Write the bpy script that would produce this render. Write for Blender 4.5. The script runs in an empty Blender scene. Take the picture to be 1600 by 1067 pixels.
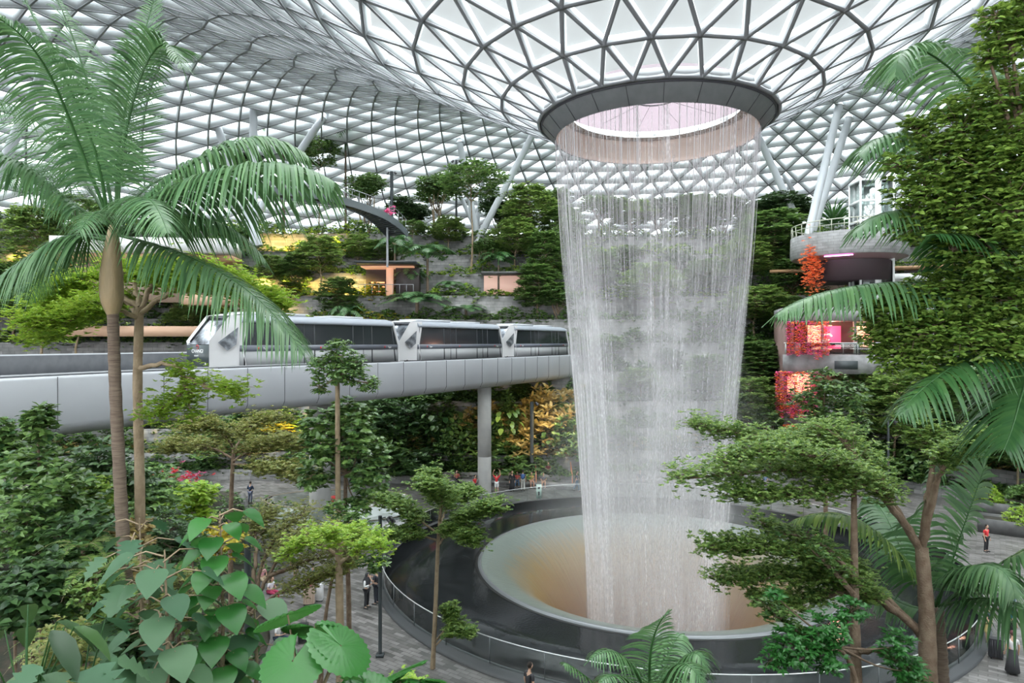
import bpy, math, random
import numpy as np
from mathutils import Vector, Matrix
rnd = random.Random(7)
rng = np.random.default_rng(7)
C = bpy.context.scene.collection
SC = bpy.context.scene
PI = math.pi
F = 1042.0      # focal length in pixels of the 1600x1067 frame
EYE = 12.5      # eye height over the plaza

# ---------- camera, sky, exposure ----------
cam_d = bpy.data.cameras.new('camera'); cam = bpy.data.objects.new('camera', cam_d); C.objects.link(cam)
cam_d.sensor_width = 36; cam_d.lens = F/1600*36; cam_d.clip_start = 0.1; cam_d.clip_end = 600
cam.location = (0, 0, EYE); cam.rotation_euler = (PI/2, 0, 0)
SC.camera = cam
SC.view_settings.view_transform = 'Standard'; SC.view_settings.look = 'None'
SC.view_settings.gamma = 1.0; SC.view_settings.exposure = 0.7
SC.cycles.volume_step_rate = 3; SC.cycles.volume_max_steps = 32; SC.cycles.volume_bounces = 1; SC.cycles.max_bounces = 5; SC.cycles.diffuse_bounces = 3; SC.cycles.glossy_bounces = 2
SC.cycles.transmission_bounces = 4; SC.cycles.transparent_max_bounces = 16
SC.cycles.use_denoising = True; SC.cycles.caustics_reflective = False; SC.cycles.caustics_refractive = False
SC.cycles.sample_clamp_indirect = 6; SC.cycles.use_adaptive_sampling = True; SC.cycles.adaptive_threshold = 0.08
W = bpy.data.worlds.new('overcast_sky'); SC.world = W; W.use_nodes = True
bg = W.node_tree.nodes['Background']; bg.inputs[0].default_value = (0.93, 0.965, 1.0, 1); bg.inputs[1].default_value = 0.52
sky_fill_d = bpy.data.lights.new('sky_fill', 'SUN'); sky_fill_d.energy = 15.0; sky_fill_d.angle = math.radians(150); sky_fill_d.color = (.96, 0.98, 1)
sky_fill = bpy.data.objects.new('sky_fill', sky_fill_d); C.objects.link(sky_fill); sky_fill.rotation_euler = (math.radians(24), math.radians(-14), 0)  # broad overcast fill, added to brighten the hall beyond the visible sky

def P(px, py, Y):
    return np.array([(px-800)/F*Y, Y, EYE+(533.5-py)/F*Y])

# ---------- materials ----------
MATS = {}
def mat(name, col=(.5,.5,.5), rough=.6, metal=0.0, col2=None, nscale=3.0, bump=0.0, bscale=20.0, emit=None, estr=0.0, spec=.5, coord='Object', stretch=None):
    if name in MATS: return MATS[name]
    m = bpy.data.materials.new(name); m.use_nodes = True; nt = m.node_tree
    b = nt.nodes['Principled BSDF']
    b.inputs['Base Color'].default_value = (*col, 1); b.inputs['Roughness'].default_value = rough
    b.inputs['Metallic'].default_value = metal; b.inputs['Specular IOR Level'].default_value = spec
    tc = nt.nodes.new('ShaderNodeTexCoord'); src = tc.outputs[coord]
    if stretch:
        mp = nt.nodes.new('ShaderNodeMapping'); mp.inputs['Scale'].default_value = stretch
        nt.links.new(src, mp.inputs[0]); src = mp.outputs[0]
    if col2:
        n = nt.nodes.new('ShaderNodeTexNoise'); n.inputs['Scale'].default_value = nscale; n.inputs['Detail'].default_value = 4
        r = nt.nodes.new('ShaderNodeValToRGB'); r.color_ramp.elements[0].position = .35; r.color_ramp.elements[1].position = .65
        r.color_ramp.elements[0].color = (*col, 1); r.color_ramp.elements[1].color = (*col2, 1)
        nt.links.new(src, n.inputs['Vector']); nt.links.new(n.outputs['Fac'], r.inputs[0]); nt.links.new(r.outputs[0], b.inputs['Base Color'])
    if bump:
        n2 = nt.nodes.new('ShaderNodeTexNoise'); n2.inputs['Scale'].default_value = bscale; n2.inputs['Detail'].default_value = 3
        bp = nt.nodes.new('ShaderNodeBump'); bp.inputs['Strength'].default_value = bump; bp.inputs['Distance'].default_value = .05
        nt.links.new(src, n2.inputs['Vector']); nt.links.new(n2.outputs['Fac'], bp.inputs['Height']); nt.links.new(bp.outputs[0], b.inputs['Normal'])
    if emit:
        b.inputs['Emission Color'].default_value = (*emit, 1); b.inputs['Emission Strength'].default_value = estr
    MATS[name] = m; return m

def leafmat(name, a, b_, rough=.38, trans=.28, spec=.5):
    """leaf surface: tone differs from leaf to leaf, some light passes through"""
    if name in MATS: return MATS[name]
    m = bpy.data.materials.new(name); m.use_nodes = True; nt = m.node_tree
    b = nt.nodes['Principled BSDF']; out = nt.nodes['Material Output']
    g = nt.nodes.new('ShaderNodeNewGeometry'); r = nt.nodes.new('ShaderNodeValToRGB')
    r.color_ramp.elements[0].color = (*a, 1); r.color_ramp.elements[1].color = (*b_, 1)
    nt.links.new(g.outputs['Random Per Island'], r.inputs[0]); nt.links.new(r.outputs[0], b.inputs['Base Color'])
    b.inputs['Roughness'].default_value = rough; b.inputs['Specular IOR Level'].default_value = spec
    t = nt.nodes.new('ShaderNodeBsdfTranslucent'); mx = nt.nodes.new('ShaderNodeMixShader'); mx.inputs[0].default_value = trans
    hs = nt.nodes.new('ShaderNodeHueSaturation'); hs.inputs['Hue'].default_value = .485; hs.inputs['Value'].default_value = 1.7
    nt.links.new(r.outputs[0], hs.inputs['Color']); nt.links.new(hs.outputs[0], t.inputs[0])
    nt.links.new(b.outputs[0], mx.inputs[1]); nt.links.new(t.outputs[0], mx.inputs[2]); nt.links.new(mx.outputs[0], out.inputs[0])
    MATS[name] = m; return m

def glassmat(name, tint=(.9,.95,.95), fac=.85, rough=.05):
    """thin clear sheet: mostly transparent, a little mirror"""
    if name in MATS: return MATS[name]
    m = bpy.data.materials.new(name); m.use_nodes = True; nt = m.node_tree; nt.nodes.remove(nt.nodes['Principled BSDF'])
    out = nt.nodes['Material Output']
    t = nt.nodes.new('ShaderNodeBsdfTransparent'); t.inputs[0].default_value = (*tint, 1)
    g = nt.nodes.new('ShaderNodeBsdfGlossy'); g.inputs[0].default_value = (.9,.9,.9,1); g.inputs[1].default_value = rough
    fr = nt.nodes.new('ShaderNodeFresnel'); fr.inputs[0].default_value = 1.45
    mx = nt.nodes.new('ShaderNodeMixShader'); ma = nt.nodes.new('ShaderNodeMath'); ma.operation = 'MAXIMUM'; ma.inputs[1].default_value = 1-fac
    nt.links.new(fr.outputs[0], ma.inputs[0]); nt.links.new(ma.outputs[0], mx.inputs[0])
    nt.links.new(t.outputs[0], mx.inputs[1]); nt.links.new(g.outputs[0], mx.inputs[2]); nt.links.new(mx.outputs[0], out.inputs[0])
    MATS[name] = m; return m

def blockmat(name, c1, c2, mortar, sx=.9, sy=.3, rough=.7, bump=.4, coord='UV'):
    if name in MATS: return MATS[name]
    m = bpy.data.materials.new(name); m.use_nodes = True; nt = m.node_tree; b = nt.nodes['Principled BSDF']
    tc = nt.nodes.new('ShaderNodeTexCoord'); br = nt.nodes.new('ShaderNodeTexBrick')
    br.inputs['Color1'].default_value = (*c1,1); br.inputs['Color2'].default_value = (*c2,1); br.inputs['Mortar'].default_value = (*mortar,1)
    br.inputs['Scale'].default_value = 1; br.inputs['Brick Width'].default_value = sx; br.inputs['Row Height'].default_value = sy
    br.inputs['Mortar Size'].default_value = .012; br.inputs['Bias'].default_value = 0.1
    n = nt.nodes.new('ShaderNodeTexNoise'); n.inputs['Scale'].default_value = 1.3; n.inputs['Detail'].default_value = 6
    mx = nt.nodes.new('ShaderNodeMixRGB'); mx.blend_type = 'MULTIPLY'; mx.inputs[0].default_value = .7
    rr = nt.nodes.new('ShaderNodeValToRGB'); rr.color_ramp.elements[0].position = .3; rr.color_ramp.elements[1].position = .7
    rr.color_ramp.elements[0].color = (.45,.45,.45,1)
    nt.links.new(tc.outputs[coord], br.inputs['Vector']); nt.links.new(tc.outputs[coord], n.inputs['Vector']); nt.links.new(n.outputs['Fac'], rr.inputs[0])
    nt.links.new(br.outputs['Color'], mx.inputs[1]); nt.links.new(rr.outputs[0], mx.inputs[2]); nt.links.new(mx.outputs[0], b.inputs['Base Color'])
    bp = nt.nodes.new('ShaderNodeBump'); bp.inputs['Strength'].default_value = bump; bp.inputs['Distance'].default_value = .03
    nt.links.new(br.outputs['Fac'], bp.inputs['Height']); bp.invert = True; nt.links.new(bp.outputs[0], b.inputs['Normal'])
    b.inputs['Roughness'].default_value = rough; MATS[name] = m; return m

# ---------- mesh building ----------
def nrm(v):
    v = np.asarray(v, float); return v/(np.linalg.norm(v, axis=-1, keepdims=True)+1e-9)

class MB:
    """collects verts / faces (tri or quad arrays) and links them as ONE mesh object"""
    def __init__(s): s.v = []; s.f = []; s.m = []; s.n = 0
    def add(s, v, f, mi=0):
        v = np.asarray(v, float).reshape(-1, 3); f = np.asarray(f, np.int64)
        s.v.append(v); s.f.append(f+s.n); s.m.append(np.full(len(f), mi)); s.n += len(v)
    def box(s, c, size, mi=0, rz=0, mat3=None):
        c = np.asarray(c, float); h = np.asarray(size, float)/2
        q = np.array([[x,y,z] for x in (-1,1) for y in (-1,1) for z in (-1,1)])*h
        if rz: co, si = math.cos(rz), math.sin(rz); q = q@np.array([[co,si,0],[-si,co,0],[0,0,1]])
        if mat3 is not None: q = q@np.asarray(mat3)
        s.add(q+c, [[0,1,3,2],[4,6,7,5],[0,4,5,1],[2,3,7,6],[0,2,6,4],[1,5,7,3]], mi)
    def bar(s, a, b, w, h, mi=0, up=(0,0,1)):
        a = np.asarray(a, float); b = np.asarray(b, float); d = nrm(b-a); x = np.cross(d, up)
        if np.linalg.norm(x) < 1e-4: x = np.cross(d, (1,0,0))
        x = nrm(x); u = np.cross(x, d); L = np.linalg.norm(b-a)
        s.box((a+b)/2, (L, w, h), mi, mat3=np.array([d, x, u]))
    def tube(s, pts, rad, seg=6, mi=0, cap=True):
        pts = np.asarray(pts, float); n = len(pts); rad = np.broadcast_to(np.asarray(rad, float), (n,))
        t = nrm(np.gradient(pts, axis=0)); ref = np.array([0,0,1.]) if abs(t[0,2]) < .9 else np.array([1.,0,0])
        x = nrm(np.cross(t, ref)); y = np.cross(t, x)
        a = np.arange(seg)*2*PI/seg
        v = pts[:,None]+rad[:,None,None]*(x[:,None]*np.cos(a)[None,:,None]+y[:,None]*np.sin(a)[None,:,None])
        i = np.arange(n-1)[:,None]*seg; j = np.arange(seg)[None]; k = (j+1)%seg
        f = np.stack([i+j, i+k, i+seg+k, i+seg+j], -1).reshape(-1,4)
        s.add(v, f, mi)
        if cap:
            for e, r in ((0, 1), (n-1, -1)):
                c = np.vstack([v[e], pts[e:e+1]]); s.add(c, [[seg, (q+1)%seg, q][::r] for q in range(seg)], mi)
    def lathe(s, prof, seg=48, c=(0,0,0), mi=0, a0=0, a1=2*PI):
        prof = np.asarray(prof, float); full = abs(a1-a0-2*PI) < 1e-6
        a = np.linspace(a0, a1, seg+(0 if full else 1), endpoint=not full); m = len(a)
        v = np.stack([prof[:,None,0]*np.cos(a), prof[:,None,0]*np.sin(a), np.broadcast_to(prof[:,None,1], (len(prof), m))], -1)+np.asarray(c)
        i = np.arange(len(prof)-1)[:,None]*m; j = np.arange(m if full else m-1)[None]; k = (j+1)%m
        s.add(v, np.stack([i+j, i+k, i+m+k, i+m+j], -1).reshape(-1,4), mi)
    def prism(s, poly, a, b, axis=2, mi=0):
        """outline poly (n,2) carried from a to b along an axis"""
        poly = np.asarray(poly, float); n = len(poly); o = [q for q in range(3) if q != axis]
        v = np.zeros((2*n,3)); v[:n,o[0]] = v[n:,o[0]] = poly[:,0]; v[:n,o[1]] = v[n:,o[1]] = poly[:,1]; v[:n,axis] = a; v[n:,axis] = b
        s.add(v, [[i,(i+1)%n,n+(i+1)%n,n+i] for i in range(n)], mi)
        cc = np.vstack([v, v[:n].mean(0), v[n:].mean(0)])
        s.add(cc, [[2*n,(i+1)%n,i] for i in range(n)]+[[2*n+1,n+i,n+(i+1)%n] for i in range(n)], mi)
    def ball(s, c, r, seg=10, rings=7, mi=0):
        th = np.linspace(0, PI, rings); r = np.broadcast_to(np.asarray(r, float), (3,))
        a = np.arange(seg)*2*PI/seg
        v = np.stack([np.sin(th)[:,None]*np.cos(a), np.sin(th)[:,None]*np.sin(a), np.broadcast_to(-np.cos(th)[:,None], (rings,seg))], -1)*r+np.asarray(c)
        i = np.arange(rings-1)[:,None]*seg; j = np.arange(seg)[None]; k = (j+1)%seg
        s.add(v, np.stack([i+j, i+k, i+seg+k, i+seg+j], -1).reshape(-1,4), mi)
    def leaves(s, Pn, D, N, L, Wd, T, mi=0):
        """one copy of leaf template T at each point; D along, N up"""
        tv, tf = T; Pn = np.asarray(Pn, float); n = len(Pn)
        if n == 0: return
        D = nrm(D); S = nrm(np.cross(N, D)); N2 = np.cross(D, S)
        L = np.broadcast_to(np.asarray(L, float), (n,)); Wd = np.broadcast_to(np.asarray(Wd, float), (n,))
        v = (Pn[:,None] + D[:,None]*(tv[None,:,0]*L[:,None])[...,None] + S[:,None]*(tv[None,:,1]*Wd[:,None])[...,None] + N2[:,None]*(tv[None,:,2]*L[:,None])[...,None])
        for f in tf:
            ff = (np.arange(n)*len(tv))[:,None,None]+np.asarray(f)[None]
            s.f.append(ff.reshape(-1, ff.shape[-1])+s.n); s.m.append(np.full(ff.shape[0]*ff.shape[1], mi))
        s.v.append(v.reshape(-1,3)); s.n += n*len(tv)
    def ribbons(s, Cn, Wv, mi=0):
        """Cn (n,k,3) centre lines, Wv (n,k,3) half-width vectors"""
        n, k, _ = Cn.shape
        v = np.stack([Cn-Wv, Cn+Wv], 2).reshape(-1,3)
        b = (np.arange(n)*k*2)[:,None]; j = (np.arange(k-1)*2)[None]
        f = np.stack([b+j, b+j+1, b+j+3, b+j+2], -1).reshape(-1,4)
        s.add(v, f, mi)
    def mesh(s, name, mats, smooth=False):
        me = bpy.data.meshes.new(name)
        V = np.vstack(s.v); me.vertices.add(len(V)); me.vertices.foreach_set('co', V.astype(np.float32).ravel())
        tot = np.concatenate([np.full(len(f), f.shape[1]) for f in s.f]); idx = np.concatenate([f.ravel() for f in s.f])
        me.loops.add(len(idx)); me.loops.foreach_set('vertex_index', idx.astype(np.int32))
        me.polygons.add(len(tot)); me.polygons.foreach_set('loop_start', np.concatenate([[0], np.cumsum(tot)[:-1]]).astype(np.int32))
        me.polygons.foreach_set('material_index', np.concatenate(s.m).astype(np.int32))
        if smooth: me.polygons.foreach_set('use_smooth', np.ones(len(tot), bool))
        for m in (mats if isinstance(mats, (list, tuple)) else [mats]): me.materials.append(m)
        me.update(calc_edges=True); me.validate(clean_customdata=False); return me
    def build(s, name, mats, parent=None, smooth=False, loc=None, **kw):
        o = bpy.data.objects.new(name, s.mesh(name, mats, smooth)); C.objects.link(o)
        if parent is not None: o.parent = parent
        if loc is not None: o.location = loc
        for k, v in kw.items(): o[k] = v
        return o

def tag(o, label=None, category=None, group=None, kind=None):
    for k, v in (('label',label),('category',category),('group',group),('kind',kind)):
        if v: o[k] = v
    return o
def thing(name, loc=(0,0,0), rz=0, sc=1, **kw):
    o = bpy.data.objects.new(name, None); C.objects.link(o); o.location = loc; o.rotation_euler = (0,0,rz); o.scale = (sc,)*3 if np.isscalar(sc) else sc
    o.empty_display_size = .2; tag(o, **kw); return o
def kids(o): return KIDS.get(o.name, [])
def copy_tree(src, loc, rz, sc, **kw):
    r = src.copy(); C.objects.link(r); r.location = loc; r.rotation_euler = (0,0,rz); r.scale = (sc,)*3 if np.isscalar(sc) else sc
    for k in ('label','category','group','kind'):
        if k in r: del r[k]
    tag(r, **kw)
    for ch in src.children:
        c = ch.copy(); C.objects.link(c); c.parent = r
        for g in ch.children:
            d = g.copy(); C.objects.link(d); d.parent = c
    return r
def add_uv(o, fn):
    me = o.data; uv = me.uv_layers.new(name='UVMap'); n = len(me.loops)
    vi = np.empty(n, np.int32); me.loops.foreach_get('vertex_index', vi)
    co = np.empty(len(me.vertices)*3, np.float32); me.vertices.foreach_get('co', co); co = co.reshape(-1,3)
    uv.data.foreach_set('uv', fn(co)[vi].astype(np.float32).ravel())
def smooth_path(pts, n):
    """Catmull-Rom through pts"""
    p = np.asarray(pts, float); p = np.vstack([2*p[0]-p[1], p, 2*p[-1]-p[-2]]); out = []
    m = len(p)-3
    for t in np.linspace(0, m, n):
        i = min(int(t), m-1); u = t-i; a, b, c, d = p[i:i+4]
        out.append(.5*((2*b)+(-a+c)*u+(2*a-5*b+4*c-d)*u*u+(-a+3*b-3*c+d)*u**3))
    return np.array(out)
# leaf templates: (verts: along, across, up), [faces]
T_SMALL = (np.array([[0,0,0],[.5,.5,.1],[1,0,-.08],[.5,-.5,.1]]), [[[0,1,2],[0,2,3]]])
T_MID = (np.array([[0,0,0],[.3,.42,.07],[.7,.4,.03],[1,0,-.18],[.7,-.4,.03],[.3,-.42,.07],[.5,0,0]]), [[[0,6,1],[1,6,2],[2,6,3],[3,6,4],[4,6,5],[5,6,0]]])
T_LONG = (np.array([[0,0,0],[.3,.5,.06],[.3,0,.03],[.3,-.5,.06],[.7,.4,-.02],[.7,0,-.06],[.7,-.4,-.02],[1,0,-.28]]), [[[0,2,1],[0,3,2],[4,5,7],[5,6,7]], [[1,2,5,4],[2,3,6,5]]])
def outline_leaf(pts, droop=.2, fold=.12):
    """half outline (along, across>0) mirrored about a midrib"""
    p = np.asarray(pts, float); n = len(p)
    def z(u, w): return fold*abs(w)-droop*u*u
    mid = np.array([[u, 0, z(u,0)] for u, w in p]); Lf = np.array([[u, w, z(u,w)] for u, w in p]); R = Lf*[1,-1,1]
    v = np.vstack([mid, Lf, R]); f = []
    for i in range(n-1): f += [[i, i+1, n+i+1, n+i], [i+1, i, 2*n+i, 2*n+i+1]]
    return (v, [f])
T_HEART = outline_leaf([[-.16,.22],[-.08,.42],[.1,.54],[.35,.52],[.6,.38],[.82,.18],[1,.0]], .25, .15)
T_CUT = outline_leaf([[-.1,.2],[.05,.5],[.2,.3],[.3,.58],[.42,.28],[.5,.52],[.62,.22],[.72,.36],[.82,.12],[1,.0]], .3, .12)
T_BIG = outline_leaf([[0,.04],[.15,.3],[.4,.42],[.7,.34],[.9,.14],[1,0]], .35, .15)
# ---------- roof: torus of glass and steel that dips to the oculus ----------
AX = np.array([8.04, 37.5])
RP = np.array([[6.4,25.15],[8,25.9],[10,26.9],[14,28.9],[19,31.6],[24,34.4],[29,36.9],[35,39.1],[42,40.4],[48,40.3],[55,38.8],[63,35.9],[70,32.6],[77,28.8],[84,24.6],[88,22]])
PR = smooth_path(RP, 600); PS = np.concatenate([[0], np.cumsum(np.linalg.norm(np.diff(PR, axis=0), axis=1))])
def roof_at(s, th):
    r = np.interp(s, PS, PR[:,0]); z = np.interp(s, PS, PR[:,1])
    return np.stack([AX[0]+r*np.cos(th), AX[1]+r*np.sin(th), z+0*th], -1)
m_glass = bpy.data.materials.new('roof_glass'); m_glass.use_nodes = True
nt = m_glass.node_tree; b = nt.nodes['Principled BSDF']; out = nt.nodes['Material Output']
b.inputs['Base Color'].default_value = (.86,.9,.9,1); b.inputs['Roughness'].default_value = .25
tr = nt.nodes.new('ShaderNodeBsdfTransparent'); tr.inputs[0].default_value = (.93,.965,.95,1)
tl = nt.nodes.new('ShaderNodeBsdfTranslucent'); tl.inputs[0].default_value = (.95,1,.98,1)
m1 = nt.nodes.new('ShaderNodeMixShader'); m1.inputs[0].default_value = .12; m2 = nt.nodes.new('ShaderNodeMixShader'); m2.inputs[0].default_value = .0
nt.links.new(tr.outputs[0], m1.inputs[1]); nt.links.new(b.outputs[0], m1.inputs[2]); nt.links.new(m1.outputs[0], m2.inputs[1]); nt.links.new(tl.outputs[0], m2.inputs[2]); nt.links.new(m2.outputs[0], out.inputs[0])
m_beam = mat('beam_paint', (.65,.68,.70), .5)
m_flange = mat('beam_flange', (.26,.27,.29), .5)
rings = []; s = 0.0; N = 26; k = 0
while s < PS[-1]:
    r = np.interp(s, PS, PR[:,0]); sp = 2*PI*r/N
    if sp > 4.3 and N < 104 or sp > 6.2: N *= 2; sp /= 2
    th = (np.arange(N)+.5*(k%2))*2*PI/N + .011*k
    rings.append((s, th, N)); s += max(2.3, min(3.0, 1.15*max(sp, 1.6))); k += 1
nodes = [roof_at(s_, t_) for s_, t_, _ in rings]; offs = np.concatenate([[0], np.cumsum([len(n) for n in nodes])])
V = np.vstack(nodes); edges = set(); tris = []
for q in range(len(rings)-1):
    a, b_ = rings[q][1], rings[q+1][1]; na, nb = len(a), len(b_)
    i = 0; j0 = int(np.argmin(np.abs(((b_-a[0]+PI)%(2*PI))-PI))); j = 0
    A = lambda i: int(offs[q]+i%na)
    B = lambda j: int(offs[q+1]+(j0+j)%nb)
    base = a[0]
    if b_[j0]-a[0] > PI: j0 -= nb
    un = lambda arr, idx, n: arr[idx%n]+2*PI*(idx//n)
    while i < na or j < nb:
        ai = un(a, i+1, na)-base; bj = un(b_, j0+j+1, nb)-base
        edges.add((A(i), B(j)))
        if j >= nb or (i < na and ai <= bj): tris.append((A(i), A(i+1), B(j))); i += 1
        else: tris.append((A(i), B(j+1), B(j))); j += 1
    for i in range(na): edges.add((A(i), A(i+1)))
roof = thing('ceiling', kind='structure', label='curved glass and steel lattice roof dipping to a round opening over the waterfall')
g = MB(); g.add(V, tris); g.build('glass_panes', m_glass, roof)
E = np.array(sorted({(min(e), max(e)) for e in edges}))
def roof_normal(p):   # into the hall
    d = p[:,:2]-AX; r = np.linalg.norm(d, axis=1); dz = np.interp(r, PR[:,0], np.gradient(PR[:,1], PR[:,0]))
    u = d/r[:,None]; return nrm(np.stack([dz*u[:,0], dz*u[:,1], -np.ones(len(r))], -1))
a, b_ = V[E[:,0]], V[E[:,1]]; na, nb = roof_normal(a), roof_normal(b_); d = nrm(b_-a); w = nrm(np.cross(d, na+nb))
rr = np.linalg.norm(a[:,:2]-AX, axis=1); dep = np.interp(rr, [6,14,30,60], [.36,.55,1.5,1.9])[:,None]; hw = np.interp(rr, [6,14,40], [.075,.08,.06])[:,None]
def boxes(mb, t0, t1, ww, mi):
    q = [a+na*t0-w*ww, a+na*t0+w*ww, a+na*t1+w*ww, a+na*t1-w*ww, b_+nb*t0-w*ww, b_+nb*t0+w*ww, b_+nb*t1+w*ww, b_+nb*t1-w*ww]
    v = np.stack(q, 1).reshape(-1,3); o = (np.arange(len(a))*8)[:,None,None]
    mb.add(v, (o+np.array([[0,4,5,1],[1,5,6,2],[2,6,7,3],[3,7,4,0]])[None]).reshape(-1,4), mi)
g = MB(); boxes(g, 0*dep, dep, hw, 0); boxes(g, dep, dep+.05, hw*1.25, 1)
g.build('beams', [m_beam, m_flange], roof)

# oculus ring
oc = thing('oculus_ring', (AX[0], AX[1], 0), label='big grey metal ring around the round roof opening that sheds the water', category='oculus')
m_ring = mat('ring_metal', (.19,.20,.21), .5, .2, (.22,.23,.24), 2)
m_peach = mat('inner_band', (.80,.66,.58), .5)
g = MB(); g.lathe([(6.1,25.35),(6.5,25.3),(6.55,24.9),(6.35,24.72),(5.65,23.95),(5.55,23.95)], 96); g.build('ring_cladding', m_ring, oc, smooth=True)
g = MB(); g.lathe([(6.37,24.76),(6.40,24.70),(6.33,24.66)], 96)
for q in range(22):
    t = q*2*PI/22; cs, sn = math.cos(t), math.sin(t)
    g.bar((6.36*cs,6.36*sn,24.71), (5.66*cs,5.66*sn,23.94), .02, .02)
g.build('panel_joint', mat('joint_dark', (.04,.04,.05), .6), oc)
g = MB(); g.lathe([(5.55,23.95),(5.5,24.3),(5.35,24.35),(5.35,24.8),(5.2,24.85),(5.2,25.3)], 96); g.build('inner_band', m_peach, oc, smooth=False)
g = MB(); g.lathe([(5.2,25.3),(4.9,25.35),(4.7,25.4)], 96)
for q in range(60):
    t = q*2*PI/60; g.box((5.0*math.cos(t), 5.0*math.sin(t), 25.32), (.12,.05,.08), 0, rz=t)
g.build('water_spout_rim', mat('spout_rim', (.35,.24,.2), .6, 0, (.75,.7,.68), 6), oc)
m_lid = bpy.data.materials.new('oculus_lid'); m_lid.use_nodes = True
b = m_lid.node_tree.nodes['Principled BSDF']; b.inputs['Base Color'].default_value = (.9,.82,.88,1); b.inputs['Roughness'].default_value = .2
tl = m_lid.node_tree.nodes.new('ShaderNodeBsdfTranslucent'); tl.inputs[0].default_value = (.135,.113,.126,1); mx = m_lid.node_tree.nodes.new('ShaderNodeMixShader'); mx.inputs[0].default_value = .93
m_lid.node_tree.links.new(b.outputs[0], mx.inputs[1]); m_lid.node_tree.links.new(tl.outputs[0], mx.inputs[2]); m_lid.node_tree.links.new(mx.outputs[0], m_lid.node_tree.nodes['Material Output'].inputs[0])
g = MB(); g.lathe([(5.3,25.95),(4.9,26.1),(.001,26.3)], 64); g.build('lid', m_lid, oc, smooth=True)
g = MB()
for rr_ in (.35, 1.25): g.tube([(rr_*math.cos(t), rr_*math.sin(t), 26.2) for t in np.linspace(0,2*PI,33)], .045 if rr_>1 else .03, 5)
for q in range(12):
    t = q*PI/6; g.tube([(1.25*math.cos(t),1.25*math.sin(t),26.2),(4.8*math.cos(t),4.8*math.sin(t),26.08)], .012, 4)
g.build('lid_frame', m_flange, oc)

# ---------- waterfall ----------
def watermat(name, dens_top, dens_bot, z0, z1, strand, col=(.97,.955,.98), seed=0., speck=.5):
    m = bpy.data.materials.new(name); m.use_nodes = True; nt = m.node_tree; nt.nodes.remove(nt.nodes['Principled BSDF'])
    L = nt.links.new; out = nt.nodes['Material Output']; tc = nt.nodes.new('ShaderNodeTexCoord')
    def noise(scale, detail, off=0):
        mp = nt.nodes.new('ShaderNodeMapping'); mp.inputs['Scale'].default_value = scale; mp.inputs['Location'].default_value = (off+seed, seed*1.7, 0)
        n = nt.nodes.new('ShaderNodeTexNoise'); n.inputs['Scale'].default_value = 1; n.inputs['Detail'].default_value = detail
        L(tc.outputs['UV'], mp.inputs[0]); L(mp.outputs[0], n.inputs['Vector']); return n.outputs['Fac']
    def mth(op, a, b=None, c=None, cl=False):
        n = nt.nodes.new('ShaderNodeMath'); n.operation = op; n.use_clamp = cl
        for i, x in enumerate((a, b, c)):
            if x is None: continue
            if hasattr(x, 'links'): L(x, n.inputs[i])
            else: n.inputs[i].default_value = x
        return n.outputs[0]
    sp = nt.nodes.new('ShaderNodeSeparateXYZ'); L(tc.outputs['UV'], sp.inputs[0]); z = sp.outputs['Y']
    mr = nt.nodes.new('ShaderNodeMapRange'); mr.inputs['From Min'].default_value = z0; mr.inputs['From Max'].default_value = z1; L(z, mr.inputs[0]); t = mth('POWER', mr.outputs[0], 2.0)  # 0 bottom 1 top
    fine = noise((strand, .16, 1), 2); wide = noise((.55, .05, 1), 2, 9); drop = noise((13, 4.0, 1), 2, 3)
    s1 = mth('MULTIPLY', mth('SUBTRACT', fine, .49), 6, cl=True)            # thin separate strings at the top
    s2 = mth('MULTIPLY_ADD', mth('SUBTRACT', fine, .45), 2.2, .6, True)      # soft veil lower down
    s = mth('ADD', mth('MULTIPLY', s1, t), mth('MULTIPLY', s2, mth('SUBTRACT', 1, t)))
    wd = mth('MULTIPLY_ADD', mth('SUBTRACT', wide, .5), 4.5, .7, True)
    dr = mth('MULTIPLY_ADD', mth('MULTIPLY', mth('SUBTRACT', drop, .48), 6, cl=True), speck, 1-speck)
    dn = mth('ADD', mth('MULTIPLY', t, dens_top), mth('MULTIPLY', mth('SUBTRACT', 1, t), dens_bot))
    al = mth('MULTIPLY', mth('MULTIPLY', mth('MULTIPLY', s, wd), dr), dn, cl=True)
    df = nt.nodes.new('ShaderNodeBsdfDiffuse'); df.inputs[0].default_value = (*col,1); tl = nt.nodes.new('ShaderNodeBsdfTranslucent'); tl.inputs[0].default_value = (*col,1)
    a_ = nt.nodes.new('ShaderNodeMixShader'); a_.inputs[0].default_value = .5; L(df.outputs[0], a_.inputs[1]); L(tl.outputs[0], a_.inputs[2])
    tp = nt.nodes.new('ShaderNodeBsdfTransparent'); mx = nt.nodes.new('ShaderNodeMixShader'); L(al, mx.inputs[0]); L(tp.outputs[0], mx.inputs[1]); L(a_.outputs[0], mx.inputs[2]); L(mx.outputs[0], out.inputs[0])
    return m
wf = thing('waterfall', (AX[0], AX[1], 0), label='tall round curtain of white water falling from the roof opening into the basin', category='waterfall')
WP = smooth_path([(5.50,24.0),(5.40,21.5),(5.15,17.5),(4.72,12.5),(4.30,7.5),(4.0,3),(3.8,0),(3.6,-6)], 40)
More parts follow.
